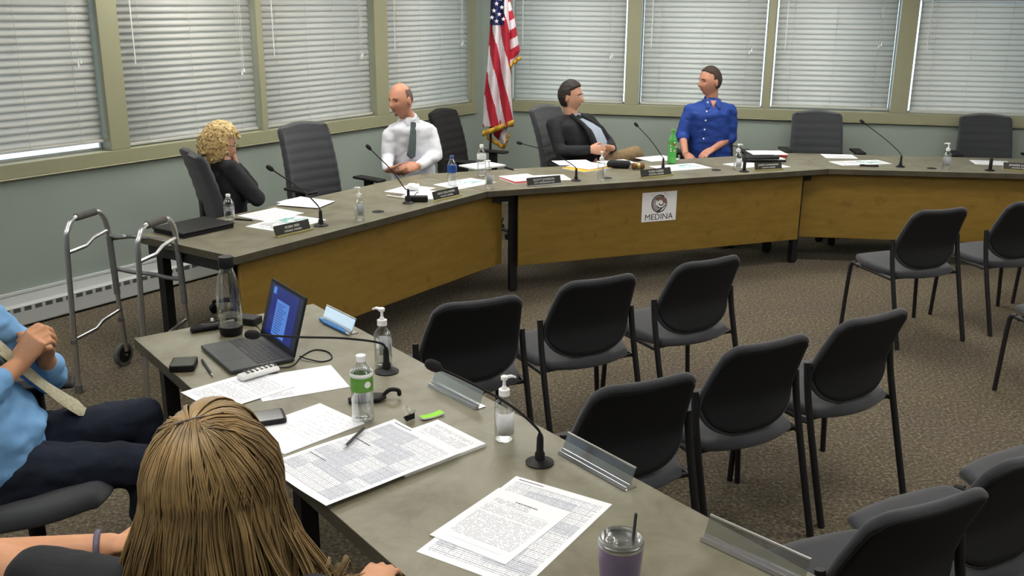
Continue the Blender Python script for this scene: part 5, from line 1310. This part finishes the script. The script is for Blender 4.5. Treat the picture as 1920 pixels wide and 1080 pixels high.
# clicker
A = at(360,624,TOP); Bq = at(411,616,TOP); d = Bq-A; rz = math.atan2(d.y,d.x); c = (A+Bq)/2; e = empty('presenter_remote', (c.x,c.y,TOP), rz, 'small black presenter remote at the far left corner of the table', 'remote')
bm = BM(); loft(bm, [(V((-.055,0,.010)), V((0,.010,0)), V((0,0,.006))),(V((-.05,0,.012)), V((0,.019,0)), V((0,0,.012))),(V((0,0,.013)), V((0,.016,0)), V((0,0,.0125))),(V((.045,0,.013)), V((0,.019,0)), V((0,0,.0125))),(V((.055,0,.012)), V((0,.011,0)), V((0,0,.007)))], 16); obj('remote_body', bm, M['black'], e, smooth=180)
bm = BM(); lathe(bm, [(0,0),(.006,0),(.006,.002),(0,.002)], Matrix.Translation((-.01,0,.0245)), 12); obj('button', bm, M['darkgrey'], e)
# phone
def slab(name, label, cat, cpx, w, h, t, rz, m, mtop=None, z=TOP, rr=.01, tn='screen', grp=None):
    p = at(cpx[0],cpx[1],z); e = empty(name, (p.x,p.y,z), rz, label, cat, grp)
    pts = []
    for cx_, cy_, a0 in ((w/2-rr,h/2-rr,0),(-w/2+rr,h/2-rr,pi/2),(-w/2+rr,-h/2+rr,pi),(w/2-rr,-h/2+rr,1.5*pi)):
        for q in range(5): pts.append((cx_+rr*cos(a0+q*pi/8), cy_+rr*sin(a0+q*pi/8)))
    bm = BM(); prism(bm, pts, 0, t); obj('case', bm, M[m], e, bevel=.002, seg=2)
    if mtop: bm = BM(); prism(bm, [(x*.88,y*.90) for x,y in pts], t, t+.0006); obj(tn, bm, M[mtop], e)
    return e
M['phoneglass'] = mat('dark_phone_glass', (.02,.02,.022), .12, noise_amt=.1)
slab('mobile_phone', 'thick black cased phone near the left corner of the foreground table', 'phone', (345,689), .082,.092,.022, R_(0)+.15, 'black', 'phoneglass')
slab('mobile_phone', 'black phone in a dark case lying between the papers, partly behind blond hair', 'phone', (481,790), .085,.165,.014, R_(-68), 'black', 'phoneglass', z=TOP+.004)
# white remote
A = at(450,716,TOP); Bq = at(519,696,TOP); d = Bq-A; rz = math.atan2(d.y,d.x); c = (A+Bq)/2; L_ = d.length*.5; zr = TOP+.0032
e = empty('remote_control', (c.x,c.y,zr), rz, 'light grey remote control lying on the printed sheet', 'remote')
bm = BM(); loft(bm, [(V((-L_,0,.009)), V((0,.016,0)), V((0,0,.006))),(V((-L_*.94,0,.011)), V((0,.024,0)), V((0,0,.0105))),(V((0,0,.013)), V((0,.025,0)), V((0,0,.0125))),(V((L_*.94,0,.012)), V((0,.026,0)), V((0,0,.0115))),(V((L_,0,.010)), V((0,.02,0)), V((0,0,.007)))], 20); obj('remote_body', bm, M['white'], e, smooth=180)
bm = BM()
for i in range(7):
    for j in range(3): box(bm, -L_*.7+i*.017,-L_*.7+i*.017+.009,-.014+j*.011,-.007+j*.011,.0235+.001*(j==1),.0262)
obj('buttons', bm, M['rubber'], e, bevel=.0008, seg=1)
# conference clip behind bottle
e = empty('headset_stand', at(690,752,TOP), .3, 'black two hooked device behind the green labelled bottle', 'device')
bm = BM(); loft(bm, [(V((-.06,0,.008)), V((0,.016,0)), V((0,0,.007))),(V((-.03,0,.01)), V((0,.03,0)), V((0,0,.010))),(V((.03,0,.01)), V((0,.03,0)), V((0,0,.010))),(V((.055,0,.012)), V((0,.014,0)), V((0,0,.008)))], 16); obj('device_body', bm, M['black'], e, smooth=180)
for s in (1,):
    bm = BM(); tube(bm, catmull([(s*.045,0,.012),(s*.07,.0,.030),(s*.095,-.004,.026),(s*.098,-.004,.008)],5), [.007]*15+[.004], 8); obj('hook', bm, M['black'], e)
# binder clip + sticky
e = empty('binder_clip', at(768,788,TOP), .8, 'small black binder clip beside the green sticky notes', 'clip')
bm = BM(); loft(bm, [(V((-.016,0,.012)), V((0,.010,0)), V((0,0,.011))),(V((.016,0,.012)), V((0,.010,0)), V((0,0,.011)))], 3); obj('clip_body', bm, M['black'], e, smooth=None)
for s in (-1,1):
    bm = BM(); tube(bm, [V((-.008,s*.004,.020)), V((-.010,s*.016,.034)), V((0,s*.022,.040)), V((.010,s*.016,.034)), V((.008,s*.004,.020))], .0012, 6); obj('wire_handle', bm, M['chrome'], e)
sheet('sticky_note', (786,785), (828,773), .075, .026, M['green'], 'bright green sticky note flags above the stapled packet', 'sticky note', thick=.004, curl=.012)
# tumbler
p = at(1160,1101,TOP); p = at(1160,1115,TOP); e = empty('tumbler', p, 0, 'lilac steel tumbler with clear lid and dark straw', 'cup')
bm = BM(); lathe(bm, [(0,.0),(.034,.0),(.037,.003),(.040,.02),(.0455,.085),(.047,.108),(.0465,.122)], n=40); obj('cup_body', bm, M['lilac'], e, smooth=60)
bm = BM(); lathe(bm, [(.0465,.120),(.0475,.122),(.0478,.128),(.0455,.131),(.043,.128),(.043,.120)], n=40); obj('steel_rim', bm, M['chrome'], e, smooth=60)
bm = BM(); lathe(bm, [(0,.121),(.0425,.121),(.0425,.133),(.0455,.134),(.0455,.138),(.041,.138),(.040,.127),(0,.127)], n=40); l_ = obj('clear_lid', bm, M['acrylic'], e, smooth=60)
M['drink'] = mat('dark_drink', (.015,.015,.025), .1, noise_amt=.1)
bm = BM(); lathe(bm, [(0,.112),(.0445,.112),(.0445,.114),(0,.114)], n=32); obj('drink', bm, M['drink'], e)
bm = BM(); box(bm, -.012,.012,-.009,.009,.127,.134, XF((.0,-.004,0),.4)); tube(bm, [V((-.022+.009*cos(t),-.002+.013*sin(t),.131)) for t in [2*pi*k/14 for k in range(14)]], .0022, 6, closed=True); obj('lid_slider', bm, M['acrylic'], e, bevel=.002)
bm = BM(); tube(bm, [V((.020,.012,.01)), V((.030,.012,.185))], .0033, 10); obj('straw', bm, M['darkgrey'], e)
# portfolio
A = at(338,452,TOP); Bq = at(435,430,TOP); d = Bq-A; rz = math.atan2(d.y,d.x); c = at(364,431,TOP); e = empty('portfolio', (c.x,c.y,TOP), rz, 'thick black zipped portfolio on the left end of the council table', 'folder')
bm = BM(); box(bm, -.17,.17,-.13,.13,.018,.030); obj('cover', bm, M['black'], e, bevel=.006, seg=3); bm = BM(); box(bm, -.163,.165,-.125,.125,0,.018); obj('zip_edge', bm, M['blacksoft'], e, bevel=.004)
# black case at mic 2
p = at(781,378,TOP); e = empty('glasses_case', p, R_(5), 'black glasses case lying at the foot of the second microphone', 'case'); bm = BM(); box(bm, -.07,.07,-.025,.025,0,.036); obj('case_shell', bm, M['black'], e, bevel=.008, seg=3); bm = BM(); tube(bm, [V((-.01,.01,.036)), V((-.0,.012,.052)), V((.014,.012,.058))], .0025, 6); obj('strap', bm, M['black'], e)
e = empty('crumpled_tissue', at(775,357,TOP+.004), 0, 'crumpled white tissue on the papers in front of the bald man', 'tissue')
bm = BM(); ball(bm, (0,0,.022), (.045,.03,.022), None, 20, 14)
for v in bm.verts: v.co += v.co.normalized()*.012*noise.noise(v.co*60)
obj('tissue_folds', bm, M['paperside'], e, smooth=30)
# red folder, envelope
sheet('red_folder', (936,335), (985,331), .26, .25, M['redbook'], 'red folder under white papers left of the third name plate', 'folder', thick=.006)
sheet('yellow_envelope', (1054,316), (1112,307), .30, .23, M['yellow'], 'yellow envelope under a white page at the third microphone', 'envelope', thick=.005)
p = at(1160,314,TOP); e = empty('zipped_case', p, R_(-15), 'puffy black zipped case on the middle council table', 'case'); bm = BM(); box(bm, -.085,.085,-.055,.055,0,.05); o = obj('case_shell', bm, M['blacksoft'], e, bevel=.022, seg=4); bm = BM(); tube(bm, [V((-.086,-.03,.025)), V((-.086,.05,.025)), V((.086,.055,.025)), V((.086,-.05,.025))], .003, 6); obj('zipper', bm, M['darkgrey'], e)
bm = BM(); tube(bm, catmull([V((-.08,.02,.04)), V((-.10,.0,.06)), V((-.12,.02,.07))],5), .003, 6); obj('antenna_strap', bm, M['black'], e)
p = at(1196,318,TOP); e = empty('gavel', p, R_(10), 'small wooden gavel head with brass band beside the zipped case', 'gavel'); bm = BM(); lathe(bm, [(0,-.045),(.022,-.045),(.026,-.03),(.021,-.012),(.021,.012),(.026,.03),(.022,.045),(0,.045)], Matrix.Translation((0,0,.027)) @ Matrix.Rotation(pi/2,4,'Y'), 20); obj('gavel_head', bm, M['wood'], e); bm = BM(); lathe(bm, [(.022,-.011),(.0225,-.010),(.0225,.010),(.022,.011)], Matrix.Translation((0,0,.027)) @ Matrix.Rotation(pi/2,4,'Y'), 20); obj('brass_band', bm, M['brass'], e)
# binder pile
p = at(1428,300,TOP); e = empty('binder', p, R_(4), 'black binder under papers beside the right pump bottle', 'binder'); bm = BM(); box(bm, -.16,.16,-.11,.11,0,.016); obj('cover', bm, M['black'], e, bevel=.004); bm = BM(); box(bm, -.15,.15,-.105,.105,.016,.024); obj('page_block', bm, M['paperside'], e)
sheet('printed_sheet', (1398,283), (1450,283), .279, LW, pt[0], 'page lying on the black binder near the blue shirted man', z=TOP+.045, off=.006, thick=.002, group=GD)
p = at(1421,296,TOP+.0245); e = empty('tablet', p, R_(8), 'black tablet lying on the binder pile', 'tablet'); bm = BM(); box(bm, -.15,.14,-.09,.09,0,.018); obj('tablet_case', bm, M['black'], e, bevel=.004)
p = at(1462,294,TOP); e = empty('red_booklet', p, R_(-10), 'small red booklet at the right end of the binder pile', 'booklet'); bm = BM(); box(bm, -.04,.055,-.04,.04,0,.028); obj('cover', bm, M['redprint'], e, bevel=.003)
# ---------------------------------------------------------------- walker
f1, f2, f3 = V((-2.20,4.62,0)), V((-2.10,4.98,0)), V((-1.79,4.46,0)); f4 = f3+(f2-f1)
c = (f1+f2+f3+f4)/4; e = empty('walking_frame', c, 0, 'folding aluminium walker with grey hand grips and front wheels', 'walker')
def lc(p, z): return V((p.x-c.x,p.y-c.y,z))
for (fr, ff, s) in ((f1,f2,'A'),(f3,f4,'B')):
    ca = lc(fr,0); cb = lc(ff,0); dd = (cb-ca).normalized(); inn = lambda q, t, z: V((ca.x+(cb.x-ca.x)*t, ca.y+(cb.y-ca.y)*t, z))
    bm = BM(); tube(bm, catmull([inn(0,-.03,.04), inn(0,.03,.45), inn(0,.09,.78), inn(0,.14,.84), inn(0,.28,.885), inn(0,.72,.885), inn(0,.86,.845), inn(0,.91,.78), inn(0,.93,.70)],5), .0135, 12); obj('side_rail', bm, M['chrome'], e)
    bm = BM(); tube(bm, [inn(0,.93,.74), inn(0,.965,.42)], .0165, 12); obj('leg_sleeve', bm, M['greytube'], e)
    bm = BM(); tube(bm, [inn(0,.965,.43), inn(0,1.02,.09)], .0125, 12); obj('front_leg', bm, M['chrome'], e)
    bm = BM(); tube(bm, [inn(0,.32,.886), inn(0,.70,.886)], .0185, 14); obj('hand_grip', bm, M['rubber'], e)
    bm = BM(); lathe(bm, [(0,0),(.02,0),(.019,.045),(.0135,.05),(0,.05)], Matrix.Translation(inn(0,-.035,0)), 14); obj('rubber_foot', bm, M['rubber'], e)
    for z in (.745,.30):
        bm = BM(); tube(bm, [inn(0,.09 if z > .5 else .01,z-.02), inn(0,.45,z-.015), inn(0,.60,z+.012), inn(0,.93 if z > .5 else .99,z+.03)], .010, 10); obj('side_brace', bm, M['chrome'], e)
    bm = BM(); tube(bm, [inn(0,-.01,.265), inn(0,-.012,.285)], .0165, 12); obj('height_collar', bm, M['rubber'], e); bm = BM(); tube(bm, [inn(0,.985,.265), inn(0,.982,.285)], .0165, 12); obj('height_collar', bm, M['rubber'], e)
    w0 = inn(0,1.03,.065); side = (lc(f3,0)-lc(f1,0)).normalized()*(-1 if s == 'A' else 1); ax = side
    q = ax.to_track_quat('Z','X').to_matrix().to_4x4(); off = side*.028
    bm = BM(); lathe(bm, [(.045,-.014),(.062,-.013),(.065,-.006),(.065,.006),(.062,.013),(.045,.014)], Matrix.Translation(w0+off) @ q, 28); obj('wheel_tyre', bm, M['rubber'], e)
    bm = BM(); lathe(bm, [(0,-.010),(.047,-.010),(.047,.010),(0,.010)], Matrix.Translation(w0+off) @ q, 24); obj('wheel_hub', bm, M['black'], e)
    bm = BM(); tube(bm, [w0-side*.0, w0+side*.03], .006, 8); obj('axle', bm, M['chrome'], e)
g2, g4 = lc(f2,0), lc(f4,0); 
for z, dz in ((.72,.02),(.555,-.01)):
    a = g2+V((0,0,z)); b = g4+V((0,0,z-.01)); m_ = (a+b)/2+(lc(f2,0)-lc(f1,0)).normalized()*.03; bm = BM(); tube(bm, catmull([a, a.lerp(m_,.5)+V((0,0,dz)), m_+V((0,0,dz)), m_.lerp(b,.5)+V((0,0,dz)), b],4), .011, 10); obj('front_crossbar', bm, M['greytube'], e)
for p_ in (g2+V((0,0,.735)), g4+V((0,0,.725))):
    bm = BM(); ball(bm, p_+(g4-g2).normalized()*(.05 if p_ == g2+V((0,0,.735)) else -.05), (.045,.03,.014)); obj('release_lever', bm, M['greytube'], e, smooth=180)
# ---------------------------------------------------------------- flag
YF = 8.75
fl = aty(917,250,YF); pole = aty(917,330,YF)
e = empty('flag_on_stand', (pole.x,pole.y,0), 0, 'furled United States flag with gold fringe on a dark stand in the corner', 'flag'); o_ = e.location
bm = BM(); tube(bm, [V((.0,0,.06)), V((.045,0,2.35))], .012, 10); obj('pole', bm, M['blackmetal'], e)
bm = BM(); lathe(bm, [(0,0),(.14,0),(.14,.02),(.05,.045),(.03,.09),(0,.09)], n=28); obj('stand_base', bm, M['blackmetal'], e)
def FP(px, py, dy=0.): return aty(px,py,YF+dy)-o_
def cloth(name, L, Rr, y0, y1, matfn, ny, nx, wave=.02, k=3., dy=-.03, amp2=0.):
    """cloth panel between two outline functions of the photo row"""
    bm = BM(); G = []
    for j in range(ny+1):
        y = y0+(y1-y0)*j/ny; row = []
        for i in range(nx+1):
            u = i/nx; x = L(y)*(1-u)+Rr(y)*u; yy = y + amp2*u
            row.append(bm.verts.new(FP(x, yy, dy+wave*math.sin(u*k*pi+.6)+.010*math.sin(y*.03+u*5))))
        G.append(row)
    for j in range(ny):
        for i in range(nx):
            f_ = bm.faces.new((G[j][i],G[j][i+1],G[j+1][i+1],G[j+1][i])); y = y0+(y1-y0)*(j+.5)/ny; u = (i+.5)/nx
            f_.material_index = matfn(L(y)*(1-u)+Rr(y)*u, y, u)
    o = obj(name, bm, [M['flagred'],M['flagwhite'],M['flagblue'],M['gold']], e, smooth=180); s = o.modifiers.new('s','SOLIDIFY'); s.thickness = .006; return o
def ip(pts):
    def F(y):
        for (a,b),(c_,d_) in zip(pts,pts[1:]):
            if y <= c_: return b+(d_-b)*(y-a)/(c_-a)
        return pts[-1][1]
    return F
Lf = ip([(-60,930),(0,920),(60,918),(120,914),(180,908),(240,905)]); Rf = ip([(-60,950),(0,952),(50,955),(120,957),(180,958),(240,962)])
def mm(x, y, u):
    if y < 47-.12*(x-920)*0 and x < 946: return 2
    s = (x-(918+.215*(y-50)))/14.2; return 0 if int(math.floor(s+.62))%2 == 0 else 1
cloth('flag_cloth', Lf, Rf, -60, 238, mm, 150, 60, .035, 4.)
L2 = ip([(-60,945),(0,944),(60,948),(128,952)]); R2 = ip([(-60,948),(0,955),(40,965),(80,971),(95,974),(128,956)])
def m2f(x, y, u): return 0 if int(math.floor((y+ (x-945)*.75+8)/18.5))%2 == 0 else 1
cloth('flag_fold', L2, R2, -60, 124, m2f, 100, 24, .02, 2., dy=.0)
L3 = ip([(228,912),(250,922),(272,944)]); R3 = ip([(228,956),(250,952),(266,951),(272,948)])
cloth('lower_fold', L3, R3, 226, 270, lambda x,y,u: 0 if int(math.floor((x+(y-230)*.35-908)/13))%2 == 0 else 1, 20, 20, .02, 2., dy=.02)
def band(name, a, b, w_, dy):
    bm = BM(); A_, B_ = FP(*a,dy), FP(*b,dy); n_ = 40; d_ = (B_-A_); rows = []
    for i in range(n_+1):
        p_ = A_+d_*i/n_+V((0,.012*math.sin(i*.5),0)); rows.append([bm.verts.new(p_+V((0,0,w_/2))), bm.verts.new(p_-V((0,0,w_/2+.004*(i%2))))])
    for i in range(n_): bm.faces.new((rows[i][0],rows[i+1][0],rows[i+1][1],rows[i][1]))
    o = obj(name, bm, M['gold'], e, smooth=180); s = o.modifiers.new('s','SOLIDIFY'); s.thickness = .012
band('gold_fringe', (904,251), (962,229), .045, -.06); band('gold_fringe', (952,126), (975,108), .03, -.01); band('gold_fringe', (912,256), (944,276), .035, .015); band('gold_fringe', (945,275), (953,252), .03, .012)
for k_, (x, y) in enumerate([(931,7),(941,14),(926,20),(936,27),(922,33),(931,40),(944,36),(925,-6),(938,-2)]):
    c_ = FP(x,y,-.085); bm = BM(); va = [bm.verts.new(c_+V((math.sin(t*pi/5)*(.021 if t%2 == 0 else .009),0,math.cos(t*pi/5)*(.021 if t%2 == 0 else .009)))) for t in range(10)]
    cc = bm.verts.new(c_+V((0,-.004,0)))
    for t in range(10): bm.faces.new((va[t],va[(t+1)%10],cc))
    bm.faces.new(va[::-1]); obj('star', bm, M['flagwhite'], e, smooth=None)
# foreground floor items by the seated woman
# handbag, at(205,1012,.30), .2, 'maroon and grey handbag beside the seated woman at the bottom left', 'bag')
